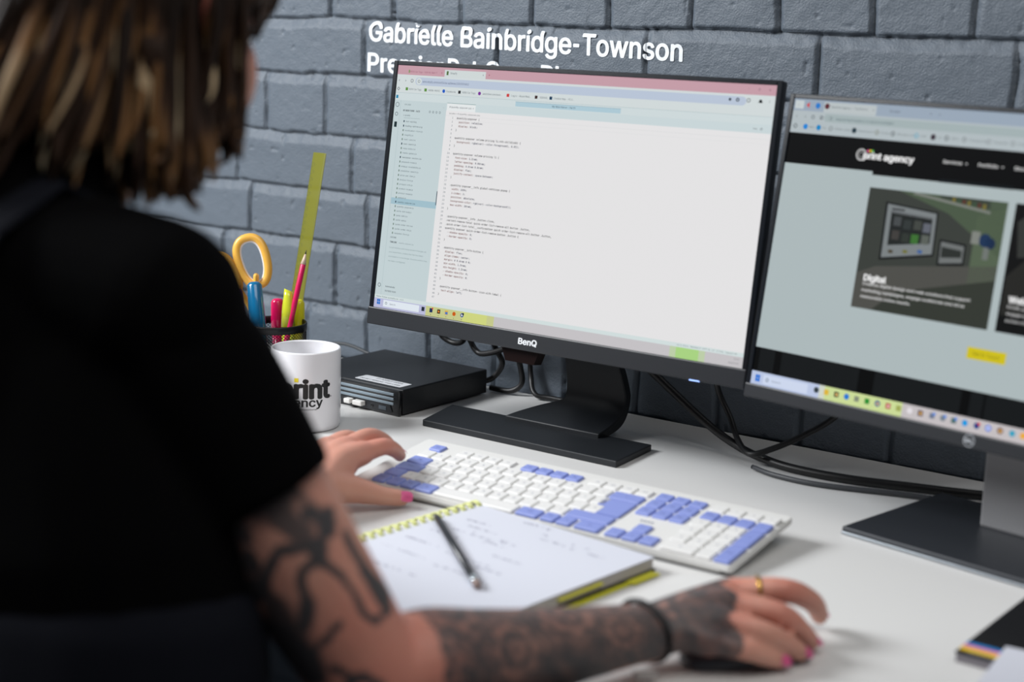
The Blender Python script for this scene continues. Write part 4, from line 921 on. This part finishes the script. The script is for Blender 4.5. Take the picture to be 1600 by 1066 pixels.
# head
B.ell(hp(0, -12, 20), (75, 96, 90), HR); B.ell(hp(0, 18, -38), (58, 66, 62), HR); B.ell(hp(0, 62, -88), (26, 22, 20), HR)
B.ell(hp(0, 72, -10), (48, 22, 34), HR); B.ell(hp(0, 80, 20), (50, 16, 16), HR)
B.limb([hp(0, 92, 14), hp(0, 97, -8), hp(0, 101, -24)], [6.5, 7.5, 9], 12); B.ell(hp(-9, 98, -27), (8, 8, 7)); B.ell(hp(9, 98, -27), (8, 8, 7))
B.ell(hp(0, 88, -52), (24, 9, 5), HR); B.ell(hp(0, 87, -61), (22, 9, 6), HR)
for s_ in (-1, 1):
    B.ell(hp(s_ * 43, 56, -30), (22, 25, 36), HR)
    B.limb([hp(s_ * 77, -14, 38), hp(s_ * 83, -22, 30), hp(s_ * 84, -24, 14), hp(s_ * 79, -16, -4), hp(s_ * 74, -8, -14)], [5, 5.5, 5.5, 5.5, 6], 12); B.ell(hp(s_ * 74, -8, 12), (8, 14, 22), HR)
# arms
B.limb([SR, SR.lerp(ER, .3), SR.lerp(ER, .62), ER.lerp(SR, .10), ER], [(52, 52), (48, 50), (45, 46), (41, 41), (40, 40)], 24)
fa = lambda a, b, t: a.lerp(b, t)
B.limb([ER, fa(ER, WR, .18) + V3((0, 0, 4)), fa(ER, WR, .4), fa(ER, WR, .72), WR], [(38, 38), (41, 41), (38, 37), (31, 28), (27, 21)], 24)
B.limb([SL, SL.lerp(EL, .3), SL.lerp(EL, .65), EL], [50, 47, 43, 39], 20)
B.limb([EL, fa(EL, WL, .2), fa(EL, WL, .45), fa(EL, WL, .75), WL], [38, 40, 37, 30, (27, 20)], 20)
# right hand
def finger(pts, r, bm=B): bm.limb(pts, r, 12, 4)
iM, iP, iD, iT = V3((439, -98, 42)), V3((476, -70, 45)), V3((489, -42, 30)), V3((490, -26, 13))
mM, mP, mD, mT = V3((452, -125, 44)), V3((489, -106, 38)), V3((501, -90, 23)), V3((506, -78, 10))
rM, rP, rD, rT = V3((460, -150, 38)), V3((491, -134, 31)), V3((504, -116, 19)), V3((509, -104, 9.5))
qM, qP, qD, qT = V3((462, -172, 28)), V3((486, -156, 22)), V3((497, -141, 14)), V3((503, -130, 9))
for M_, k_ in ((iM, 13.5), (mM, 14), (rM, 13), (qM, 12)):
    B.limb([WR + (M_ - V3((448, -136, 38))) * .38, WR.lerp(M_, .5) + V3((0, 0, 3)), M_], [(17, 17), 15.5, k_], 14)
B.ell(V3((441, -150, 35)), (26, 40, 17), Matrix.Rotation(-.45, 3, 'Z'))
finger([iM, iP, iD, iT], [13.0, 11.0, 9.6, 8.0]); finger([mM, mP, mD, mT], [12.6, 10.8, 9.4, 8.0]); finger([rM, rP, rD, rT], [12.0, 10.2, 8.8, 7.6]); finger([qM, qP, qD, qT], [10.4, 8.4, 7.2, 6.2])
finger([WR + V3((-8, 14, 0)), V3((418, -140, 26)), V3((426, -104, 18)), V3((441, -78, 12))], [15, 13.5, 10.5, 9])
# left hand
a1, a2, a3, a4 = V3((-46, 0, 52)), V3((-39, 26, 55)), V3((-42, 48, 46)), V3((-47, 64, 35.5))
fl_ = [(a1, a2, a3, a4, 11.6), (V3((-67, -2, 54)), V3((-66, 32, 60)), V3((-68, 60, 50)), V3((-71, 77, 38)), 11.6), (V3((-88, -9, 51)), V3((-90, 22, 56)), V3((-92, 48, 47)), V3((-94, 64, 36)), 11), (V3((-105, -20, 45)), V3((-110, 4, 46)), V3((-113, 22, 38)), V3((-115, 36, 28)), 10)]
for M_, P_, D_, T_, r_ in fl_:
    B.limb([WL + (M_ - V3((-75, -8, 50))) * .35, WL.lerp(M_, .5) + V3((0, 0, 4)), M_], [(17, 17), 16, 13.5], 14)
    finger([M_, P_, D_, T_], [r_, r_ * .84, r_ * .74, r_ * .62])
B.ell(V3((-70, -38, 42)), (40, 38, 18))
finger([WL + V3((14, 6, -6)), V3((-24, -36, 24)), V3((-9, -14, 16)), V3((3, 6, 11))], [19, 14.5, 10.5, 8.8])
# skin with tattoos: the ink is a surface pattern held in a vertex attribute
def skin_mat():
    m = bpy.data.materials.new('skin_tattooed'); m.use_nodes = True; nt = m.node_tree; N = nt.nodes; L = nt.links; b = N['Principled BSDF']
    b.inputs['Roughness'].default_value = .5; b.inputs['Subsurface Weight'].default_value = .12; b.inputs['Subsurface Radius'].default_value = (.006, .002, .001); b.inputs['Subsurface Scale'].default_value = 1
    at = N.new('ShaderNodeAttribute'); at.attribute_name = 'ink'; rd = N.new('ShaderNodeAttribute'); rd.attribute_name = 'flush'
    tc = N.new('ShaderNodeTexCoord'); n1 = N.new('ShaderNodeTexNoise'); n1.inputs['Scale'].default_value = 28; n1.inputs['Detail'].default_value = 3; L.new(tc.outputs['Object'], n1.inputs['Vector'])
    mx = N.new('ShaderNodeMix'); mx.data_type = 'RGBA'; mx.inputs[6].default_value = (*lin((204, 156, 137)), 1); mx.inputs[7].default_value = (*lin((198, 118, 102)), 1)
    ad = N.new('ShaderNodeMath'); ad.operation = 'MULTIPLY_ADD'; ad.use_clamp = True; L.new(n1.outputs['Fac'], ad.inputs[0]); ad.inputs[1].default_value = .55; L.new(rd.outputs['Fac'], ad.inputs[2]); L.new(ad.outputs[0], mx.inputs[0])
    m2_ = N.new('ShaderNodeMix'); m2_.data_type = 'RGBA'; L.new(mx.outputs[2], m2_.inputs[6]); m2_.inputs[7].default_value = (*lin((62, 65, 68)), 1); L.new(at.outputs['Fac'], m2_.inputs[0])
    L.new(m2_.outputs[2], b.inputs['Base Color'])
    n2 = N.new('ShaderNodeTexNoise'); n2.inputs['Scale'].default_value = 500; n2.inputs['Detail'].default_value = 4; L.new(tc.outputs['Object'], n2.inputs['Vector'])
    bp = N.new('ShaderNodeBump'); bp.inputs['Strength'].default_value = .15; bp.inputs['Distance'].default_value = .0008; L.new(n2.outputs['Fac'], bp.inputs['Height']); L.new(bp.outputs[0], b.inputs['Normal'])
    return m
body = remesh(B, 2.6, 'body', skin_mat(), 5, .6)
INK = [(0.056,[(0.451,0.61),(0.395,0.54),(0.338,0.31)]),(0.093,[(0.444,0.44),(0.414,0.76),(0.387,0.69)]),(0.046,[(0.346,0.34),(0.284,0.46),(0.224,0.44),(0.182,0.42),(0.15,0.51),(0.144,0.81),(0.192,0.89),(0.249,0.83),(0.305,0.83),(0.344,0.84)]),(0.068,[(0.262,0.81),(0.168,0.8)]),(0.056,[(0.346,0.34),(0.342,0.04),(0.329,-0.12),(0.285,-0.19)]),(0.08,[(0.281,-0.21),(0.233,-0.42)]),(0.068,[(0.338,0.31),(0.381,0.34),(0.393,0.09),(0.408,-0.18),(0.393,-0.38),(0.368,-0.59),(0.35,-0.88)]),(0.136,[(0.351,-0.76),(0.368,-1.06)]),(0.08,[(0.368,-1.06),(0.405,-1.09),(0.444,-1.09)]),(0.062,[(0.482,-0.9),(0.438,-0.96),(0.402,-0.89)]),(0.049,[(0.495,-0.74),(0.486,-0.52),(0.457,-0.45)]),(0.049,[(0.428,-0.75),(0.436,-0.53),(0.4,-0.57),(0.405,-0.73)]),(0.124,[(0.254,-1.04),(0.239,-0.77),(0.194,-0.77)]),(0.155,[(0.194,-0.77),(0.162,-0.68),(0.111,-0.74)]),(0.049,[(0.154,-0.71),(0.175,-0.34),(0.197,-0.1),(0.195,0.03)]),(0.049,[(0.111,-0.38),(0.074,-0.23),(0.058,-0.0),(0.028,0.13)]),(0.062,[(0.074,-0.23),(0.036,-0.42)]),(0.043,[(0.334,-0.94),(0.281,-0.97),(0.252,-0.9)])]
def ink_values(o):
    n = len(o.data.vertices); co = np.empty(n * 3); o.data.vertices.foreach_get('co', co); P_ = co.reshape(-1, 3) * 1000 + np.array(PO)
    ink_ = np.zeros(n); fl2 = np.zeros(n); nz = lambda s, k: vnoise(P_[:, 0] + P_[:, 1] * .37, P_[:, 2] + P_[:, 1] * .81, s, k)
    # forearm sleeve: dense grey shading with rounded mandala figures
    e, w = np.array(ER), np.array(WR); ax = w - e; L_ = np.linalg.norm(ax); ax = ax / L_; q = P_ - e; t_ = q @ ax / L_; rad = np.linalg.norm(q - np.outer(q @ ax, ax), axis=1)
    near = (rad < 75) & (t_ > .06) & (t_ < 1.45) & (P_[:, 0] > 330)
    upv = np.array([0, 0, 1.]) - ax * ax[2]; upv /= np.linalg.norm(upv); sd = np.cross(ax, upv)   # sd points to the little-finger side
    ang_ = np.arctan2(q @ upv, q @ sd) * 38.0; s_ = t_ * L_
    fig = np.full(n, .93)
    for (sc_, ac_, R_) in ((58, 62, 34), (100, 20, 30), (118, 78, 34), (165, 50, 36), (212, 22, 26), (222, 66, 28), (30, 20, 26)):
        dd = np.hypot(s_ - sc_, ang_ - ac_); th = np.arctan2(ang_ - ac_, s_ - sc_)
        pet = R_ * (1 + .10 * np.cos(8 * th)); k_ = dd / pet
        f_ = .82 + .18 * np.cos(k_ * 2 * PI * 2.6) - .26 * np.exp(-((k_ - .62) / .09) ** 2) * (np.cos(8 * th) > .1)
        fig = np.where(k_ < 1, f_, fig); fig = np.where(abs(k_ - 1) < .06, .95, fig)
    fig = np.clip(fig + nz(9, 31) * .22 + nz(4, 32) * .16 - (nz(12, 33) > .36) * .3, .58, 1) * .96
    side = (q @ sd) / 45.0
    lim = 1.33 - .12 * side + nz(14, 34) * .10
    m_ = near & (t_ > .13 + nz(20, 35) * .03) & (t_ < lim)
    under = (P_[:, 2] < 20 + nz(20, 36) * 8) & (t_ > .8)
    ink_ = np.where(m_ & ~under, fig, ink_)
    # fingers stay bare; knuckles are flushed
    for c_ in (iM, iP, mM, mP, rM, ER, a1, a2, qM): fl2 = np.maximum(fl2, np.exp(-np.sum((P_ - np.array(c_)) ** 2, axis=1) / (2 * 15 ** 2)) * .5)
    fl2 = np.maximum(fl2, np.exp(-np.sum((P_ - np.array(ER)) ** 2, axis=1) / (2 * 45 ** 2)) * .6)
    for c_ in (hp(84, -24, 0), hp(78, -10, -22), hp(-84, -24, 0)): fl2 = np.maximum(fl2, np.exp(-np.sum((P_ - np.array(c_)) ** 2, axis=1) / (2 * 15 ** 2)) * .8)
    # upper arm: bold curling strokes
    s0 = np.array(SR); ax = s0 - e; L_ = np.linalg.norm(ax); ax /= L_; q = P_ - e; s_ = q @ ax / L_; rp = q - np.outer(q @ ax, ax); rad = np.linalg.norm(rp, axis=1)
    cv = np.array([713, -738, 314.]); cv -= ax * (cv @ ax); cv /= np.linalg.norm(cv); rt = np.cross(cv, ax); rt = rt if rt[0] > 0 else -rt
    lat = (rp @ rt) / 43.0; front = (rp @ cv) > -12
    near = (rad < 62) & (s_ > -.12) & (s_ < .75) & front & (t_ < .13)
    best = np.full(n, 9.0); s2_ = s_ + nz(12, 41) * .02; l2_ = lat + nz(12, 42) * .12
    for wd, pts in INK:
        for (sa, la), (sb, lb_) in zip(pts, pts[1:]):
            A = np.array([sa * L_ / 43.0, la]); Bv = np.array([sb * L_ / 43.0, lb_]) - A; X = np.stack([s2_ * L_ / 43.0, l2_], 1) - A
            h_ = np.clip(X @ Bv / max(Bv @ Bv, 1e-6), 0, 1); dd = np.linalg.norm(X - h_[:, None] * Bv, axis=1) / (wd * 1.45); best = np.minimum(best, dd)
    ua = np.clip((1.25 - best) / .4, 0, 1) * .97
    ua = np.maximum(ua, np.clip((nz(22, 43) * 2.2 + nz(8, 44)) * 1.5 + .25 + np.clip((s_ - .40) * 6, -1, .5) * 1.2, 0, .9) * (s_ > .36))
    ua = np.maximum(ua, np.clip(nz(20, 45) * 4 + .35, 0, .92) * np.clip((-.35 - lat) * 5, 0, 1) * (s_ > .12))
    ink_ = np.where(near, np.maximum(ink_, ua), ink_)
    for nm_, v_ in (('ink', ink_), ('flush', fl2)):
        a_ = o.data.attributes.new(nm_, 'FLOAT', 'POINT'); a_.data.foreach_set('value', v_.astype(np.float32))
ink_values(body)
def plink(name, mb, m, parent=None, smooth=True):
    mb.bm.transform(Matrix.Translation(-PO)); return link(name, mb, m, parent or px, smooth=smooth)
for s_ in (-1, 1):
    ey = MB().ell(hp(s_ * 30, 80, 2), (12, 12, 12)); plink('eye', ey, mat('eye_white', (225, 222, 218), .2))
# nails, ring, wrist band
nail = mat('nail_pink', (250, 128, 184), .25, coat=.3)
def nailp(D_, T_, up, r, ln=10, w=5.6):
    d = (T_ - D_).normalized(); u_ = (up - up.dot(d) * d).normalized(); s_ = d.cross(u_); mb = MB(); rows = []
    for i in range(7):
        x_ = -ln * .5 + ln * i / 6; ww = w * math.sqrt(max(.05, 1 - max(0, abs(i - 3) / 3.6) ** 4)); row = []
        for j in range(7):
            a = -1.0 + 2.0 * j / 6; row.append(mb.bm.verts.new(T_ + d * (x_ + 2.5) + s_ * (ww * math.sin(a)) + u_ * (r * (.55 + .55 * math.cos(a)) - (abs(x_) * .06) - .2)))
        rows.append(row)
    for A, C in zip(rows, rows[1:]):
        for j in range(6): mb.bm.faces.new((A[j], A[j + 1], C[j + 1], C[j]))
    bmesh.ops.solidify(mb.bm, geom=list(mb.bm.faces), thickness=1.0)
    o = plink('finger_nail', mb, nail); o['label'] = 'pink painted finger nail'
nailp(V3((-9, -14, 16)), V3((3, 6, 11)), V3((.75, -.45, .55)), 9.2, 13, 7)
nailp(a3, a4, V3((0, .6, .8)), 7.5); nailp(iD, iT, V3((.6, .6, .5)), 7.4, 9, 5); nailp(mD, mT, V3((.7, .2, .6)), 7.4); nailp(rD, rT, V3((.8, -.1, .6)), 7.4); nailp(qD, qT, V3((.7, -.4, .6)), 6.6)
def band(c, d, ra, rb, r, tilt, name, m, up=V3((0, 0, 1))):
    d = d.normalized(); u_ = (up - up.dot(d) * d).normalized(); s_ = d.cross(u_); pts = []
    for k in range(37):
        a = 2 * PI * k / 36; pts.append(c + s_ * (ra * math.cos(a)) + u_ * (rb * math.sin(a)) + d * (tilt * math.sin(a)))
    return plink(name, MB().tube(pts[:-1], r, 10, closed=True), m)
band(WR + V3((-1, -2, 1)), WR - ER, 29.5, 23.5, 2.3, -4, 'hair_tie', mat('elastic_black', (14, 14, 16), .7))['label'] = 'black elastic band around the right wrist'
plink('wrist_clasp', MB().limb([WR + V3((10, -30, -24)), WR + V3((20, -18, -25))], [3.2, 2.6], 10), mat('clasp_silver', (176, 172, 170), .35, metal=.6))
band(iM.lerp(iP, .52), iP - iM, 12.6, 12.6, 1.7, 0, 'finger_ring', mat('ring_gold', (176, 140, 60), .25, metal=.9))['label'] = 'gold ring on the index finger'
# clothes
shirt_m = mat('cotton_black', (5, 5, 6), .95, spec=.05, sheen=0, bump=.2, bscale=900)
T = MB()
T.limb([(105, -610, -150), (134, -572, 20), (130, -560, 150), (102, -562, 275)], [(112, 200), (114, 192), (118, 180), (84, 140)], 24)
T.limb([(-78, -500, 308), (10, -560, 326), (95, -566, 332), (160, -558, 326), (232, -536, 312)], [60, 62, 62, 62, 62], 20)
T.limb([(97, -566, 335), (103, -548, 362), (108, -528, 392)], [72, 67, 63], 20)
hR = SR.lerp(ER, .50); hL = SL.lerp(EL, .52)
def sleeve(A, Bp, r0, r1):
    n_ = 28; T.tube([A, A.lerp(Bp, .3), A.lerp(Bp, .6), Bp], [r0, r0 * .96, (r0 + r1) / 2, r1], n_)
sleeve(SR, hR + V3((4, -6, 2)), 63, 55); sleeve(SL, hL, 62, 55)
for k in range(5):  # soft folds where the sleeve meets the back
    T.limb([(200 - k * 26, -600 + k * 4, 250 - k * 46), (150 - k * 18, -660, 190 - k * 44)], [10, 7], 8)
shirt = remesh(T, 5.0, 'shirt', shirt_m, 5, .6); shirt['label'] = 'black short sleeved t-shirt'
bib_m = mat('denim_black', (15, 17, 24), .9, spec=.1, bump=.4, bscale=1400)
D_ = MB()
for s_, x0 in ((1, 168), (-1, 28)):
    pts = [(x0 - s_ * 18, -500, 130), (x0 - s_ * 6, -478, 230), (x0, -488, 330), (x0, -520, 372), (x0 - s_ * 2, -566, 392), (x0 - s_ * 6, -612, 366), (x0 - s_ * 22, -652, 296), (x0 - s_ * 40, -682, 190), (x0 - s_ * 50, -695, 70)]
    D_.tube(pts, [(22, 3.5)] * len(pts), 10, flat=V3((1, 0, 0)))
strap = plink('shoulder_straps', D_, bib_m); strap['label'] = 'dark navy dungaree straps'
G = MB()
G.limb([(105, -620, -215), (120, -600, -120), (136, -574, 0), (138, -566, 90)], [(126, 214), (124, 212), (122, 206), (120, 198)], 24)
for s_ in (-1, 1): G.limb([(95 + s_ * 85, -620, -225), (95 + s_ * 105, -420, -215), (95 + s_ * 115, -215, -215), (95 + s_ * 118, -200, -420), (95 + s_ * 118, -215, -650)], [88, 82, 62, 56, 44], 18)
trs = remesh(G, 7.0, 'dungarees', bib_m, 4, .6)
for s_ in (-1, 1):
    cx = 95 + s_ * 118; plink('shoe', MB().limb([(cx, -240, -706), (cx, -150, -706), (cx + s_ * 6, -60, -714)], [(40, 32), (42, 30), (40, 24)], 16), mat('shoe_black', (18, 18, 20), .6))
# hair
def hair_mat():
    m = bpy.data.materials.new('hair'); m.use_nodes = True; nt = m.node_tree; N = nt.nodes; L = nt.links; b = N['Principled BSDF']
    b.inputs['Roughness'].default_value = .6; b.inputs['Specular IOR Level'].default_value = .18
    at = N.new('ShaderNodeAttribute'); at.attribute_name = 'tone'; cr = N.new('ShaderNodeValToRGB'); e = cr.color_ramp.elements
    e[0].position = 0; e[0].color = (*lin((22, 15, 11)), 1); e[1].position = 1; e[1].color = (*lin((226, 206, 170)), 1)
    x = cr.color_ramp.elements.new(.35); x.color = (*lin((52, 34, 22)), 1); x = cr.color_ramp.elements.new(.65); x.color = (*lin((122, 88, 54)), 1)
    L.new(at.outputs['Fac'], cr.inputs[0]); L.new(cr.outputs[0], b.inputs['Base Color']); return m
hm = hair_mat()
HB = MB(); tones = []
rnd = random.Random(11)
def lock(pts, w, tone0, tone1):
    n0 = len(HB.bm.verts); k = len(pts)
    P_ = []
    for i in range(k - 1):
        p0 = pts[max(i - 1, 0)]; p1 = pts[i]; p2 = pts[i + 1]; p3 = pts[min(i + 2, k - 1)]
        for j in range(4):
            t = j / 4; P_.append(.5 * ((2 * p1) + (p2 - p0) * t + (2 * p0 - 5 * p1 + 4 * p2 - p3) * t * t + (3 * p1 - p0 - 3 * p2 + p3) * t ** 3))
    P_.append(pts[-1]); m = len(P_); wv_ = rnd.uniform(1.5, 4.5); pw = rnd.uniform(0, 6)
    P_ = [p + V3((math.sin(pw + i * .55), math.cos(pw * 1.3 + i * .5), 0)) * wv_ * (i / m) for i, p in enumerate(P_)]
    R_ = [(w * (.35 + .65 * math.sin(PI * min(1, (i + .8) / m * 1.05)) ** .6) * (1 if i < m - 1 else .3),) for i in range(m)]
    R_ = [(r[0], r[0] * .45) for r in R_]
    out = (P_[m // 2] - HC); out.normalize(); tang = (P_[-1] - P_[0]).normalized(); sd = tang.cross(out).normalized()
    HB.tube(P_, R_, 6, flat=sd if sd.length > .5 else V3((1, 0, 0)))
    HB.bm.verts.ensure_lookup_table()
    for i in range(m):
        for j in range(6): q_ = min(1, max(0, (i / (m - 1) - .40) / .42)); tones.append(tone0 + (tone1 - tone0) * q_ * q_ * (3 - 2 * q_))
def ellp(phi, th, k): # phi azimuth from the face (0) to the back (180); th polar from the crown
    return hp(77 * k * math.sin(th) * math.sin(phi), -12 + 97 * k * math.sin(th) * math.cos(phi), 20 + 92 * k * math.cos(th))
for i in range(640):
    phi = math.radians(rnd.uniform(48, 312)); back = abs(math.degrees(phi) - 180)
    dphi = math.degrees(phi); side = min(abs(dphi - 90), abs(dphi - 270)); lay = rnd.uniform(1.05, 1.17)
    if 78 < dphi < 112 and rnd.random() < .9: continue
    low_front = min(dphi, 360 - dphi) < 74
    th0 = rnd.uniform(.05, .5); pts = [ellp(phi, t, lay) for t in (th0, .9, 1.3, 1.62)]
    b_ = max(0, 1 - back / 95.0); ln = rnd.uniform(88, 130) + b_ * rnd.uniform(20, 52)
    ln *= .42 + .58 * min(1, max(0, (min(dphi, 360 - dphi) - 62) / 48))
    dir_ = (ellp(phi, 1.6, 1.0) - hp(0, -12, 20)); dir_.z = 0; dir_.normalize()
    if low_front: pts = [hp(q[0], q[1], q[2]) for q in [tuple(HR.transposed() @ (a_ - HC) + V3((0, -13 * k_, 0))) for k_, a_ in enumerate(pts)]]
    p = pts[-1]; fl3 = b_ * rnd.uniform(.2, .62) - (1 - b_) * .12; sw = rnd.uniform(-16, 16)
    swp = b_ * rnd.uniform(.12, .42) * ln
    drop = V3((dir_.x * ln * fl3 + sw * .3 - b_ * 16, dir_.y * ln * fl3 * .6 + sw * .3, -ln * (1 - .18 * b_))) + V3((-.65, -.76, 0)) * swp
    pts += [p + V3((drop.x * .22, drop.y * .22, drop.z * .34)), p + V3((drop.x * .62, drop.y * .62, drop.z * .70)), p + drop]
    hi = rnd.random() < (.34 if back < 100 else .13)
    t0 = rnd.uniform(0, .06); t1 = rnd.uniform(.6, 1.0) if hi else rnd.uniform(.05, .42)
    lock(pts, rnd.uniform(3.2, 6.2), t0, t1)
for i in range(46):   # sections framing the face at temple height
    s_ = 1 if i % 4 else -1; ph = s_ * math.radians(rnd.uniform(44, 74)); k_ = rnd.uniform(1.12, 1.24)
    pts = [ellp(ph, t_, k_) for t_ in (.25, .8, 1.2, 1.45)]; e_ = pts[-1]; ln = rnd.uniform(12, 40)
    pts += [e_ + V3((0, -3, -ln * .5)), e_ + V3((-2, -10, -ln))]
    lock(pts, rnd.uniform(4.5, 7), rnd.uniform(0, .06), rnd.uniform(.1, .4))
for i in range(110):   # tucked behind and below the ear
    for s_ in (-1, 1):
        if s_ < 0 and i % 3: continue
        p = hp(s_ * rnd.uniform(46, 78), rnd.uniform(-70, 26), rnd.uniform(-40, -22)); ln = rnd.uniform(70, 100) * (1 if (HR.transposed() @ (p - HC)).y < -10 else .62)
        lock([hp(s_ * 70, rnd.uniform(-50, -20), 10), p, p + V3((s_ * 3, 2, -ln * .4)), p + V3((s_ * 4 + rnd.uniform(-8, 8), rnd.uniform(-4, 10), -ln * .8)), p + V3((rnd.uniform(-8, 8), rnd.uniform(-4, 14), -ln))], rnd.uniform(4, 7), rnd.uniform(.05, .25), rnd.uniform(.3, .7))
for i in range(70):   # front sections pulled back over the ears to the back of the head
    s_ = 1 if i % 2 else -1; z_ = rnd.uniform(34, 84)
    pts = [ellp(s_ * math.radians(a_), math.acos(max(-1, min(1, (z_ - 20) / 92 * (1 - k_ * .12)))), 1.1 + .03 * rnd.random()) for k_, a_ in enumerate((38, 70, 105, 140, 172))]
    lock(pts, rnd.uniform(4, 7), rnd.uniform(.05, .2), rnd.uniform(.2, .62))
for i in range(90):   # dark hair close to the nape
    a_n = rnd.uniform(0, 2 * PI); dx_, dy_ = 60 * math.cos(a_n), 58 * math.sin(a_n)
    if dy_ > 30: continue
    p0 = hp(dx_ * 1.0, dy_ - 12, 0); ln = rnd.uniform(88, 122)
    lock([p0, p0 + V3((dx_ * .05, dy_ * .05 - 6, -ln * .45)), p0 + V3((dx_ * .12, dy_ * .12 - 18, -ln * .8)), p0 + V3((dx_ * .16, dy_ * .16 - 28, -ln))], rnd.uniform(6, 9), .02, rnd.uniform(.05, .25))
# under-layer following the skull, tapering to the nape
HB.bm.verts.ensure_lookup_table(); n0 = len(HB.bm.verts)
t = bmesh.new(); bmesh.ops.create_uvsphere(t, u_segments=40, v_segments=28, radius=1)
for v in t.verts:
    x_, y_, z_ = v.co; k_ = 1.045 if (y_ < .55 or z_ > .62) else .93
    v.co = hp(77 * k_ * x_, -12 + 97 * k_ * y_, 20 + 92 * k_ * z_ - (0 if z_ > -.2 else 45 * (-z_ - .2)) * (1 if y_ < .1 else 0))
HB.merge(t); tones += [.03] * (len(HB.bm.verts) - n0)
HB.bm.transform(Matrix.Translation(-PO)); hair = link('hair', HB, hm, px, smooth=True)
a_ = hair.data.attributes.new('tone', 'FLOAT', 'POINT'); a_.data.foreach_set('value', np.array(tones, dtype=np.float32)); hair['label'] = 'shoulder length dark brown hair with blonde ends'
# seat under the person
ch = empty('office_chair', (95, -640, -740), label='plain black office chair the person in the black t-shirt sits on', cat='chair')
chm = mat('chair_black', (20, 20, 22), .8)
link('seat', MB().box((10, 30, 364), (470, 450, 60), bev=28, seg=4), chm, ch)
link('gas_lift', MB().lathe([(24, 70), (24, 350), (60, 352)], n=24), pcb, ch)
for k in range(5):
    a = 2 * PI * k / 5 + .3; link('leg', MB().limb([(0, 0, 78), (270 * math.cos(a), 270 * math.sin(a), 62)], [22, 14], 10), pcb, ch)
    link('castor', MB().lathe([(0, -10), (27, -10), (28, 0), (27, 10), (0, 10)], n=20).tf(Matrix.Translation((270 * math.cos(a), 270 * math.sin(a), 28.5)) @ Matrix.Rotation(PI / 2, 4, 'X')), pcb, ch)
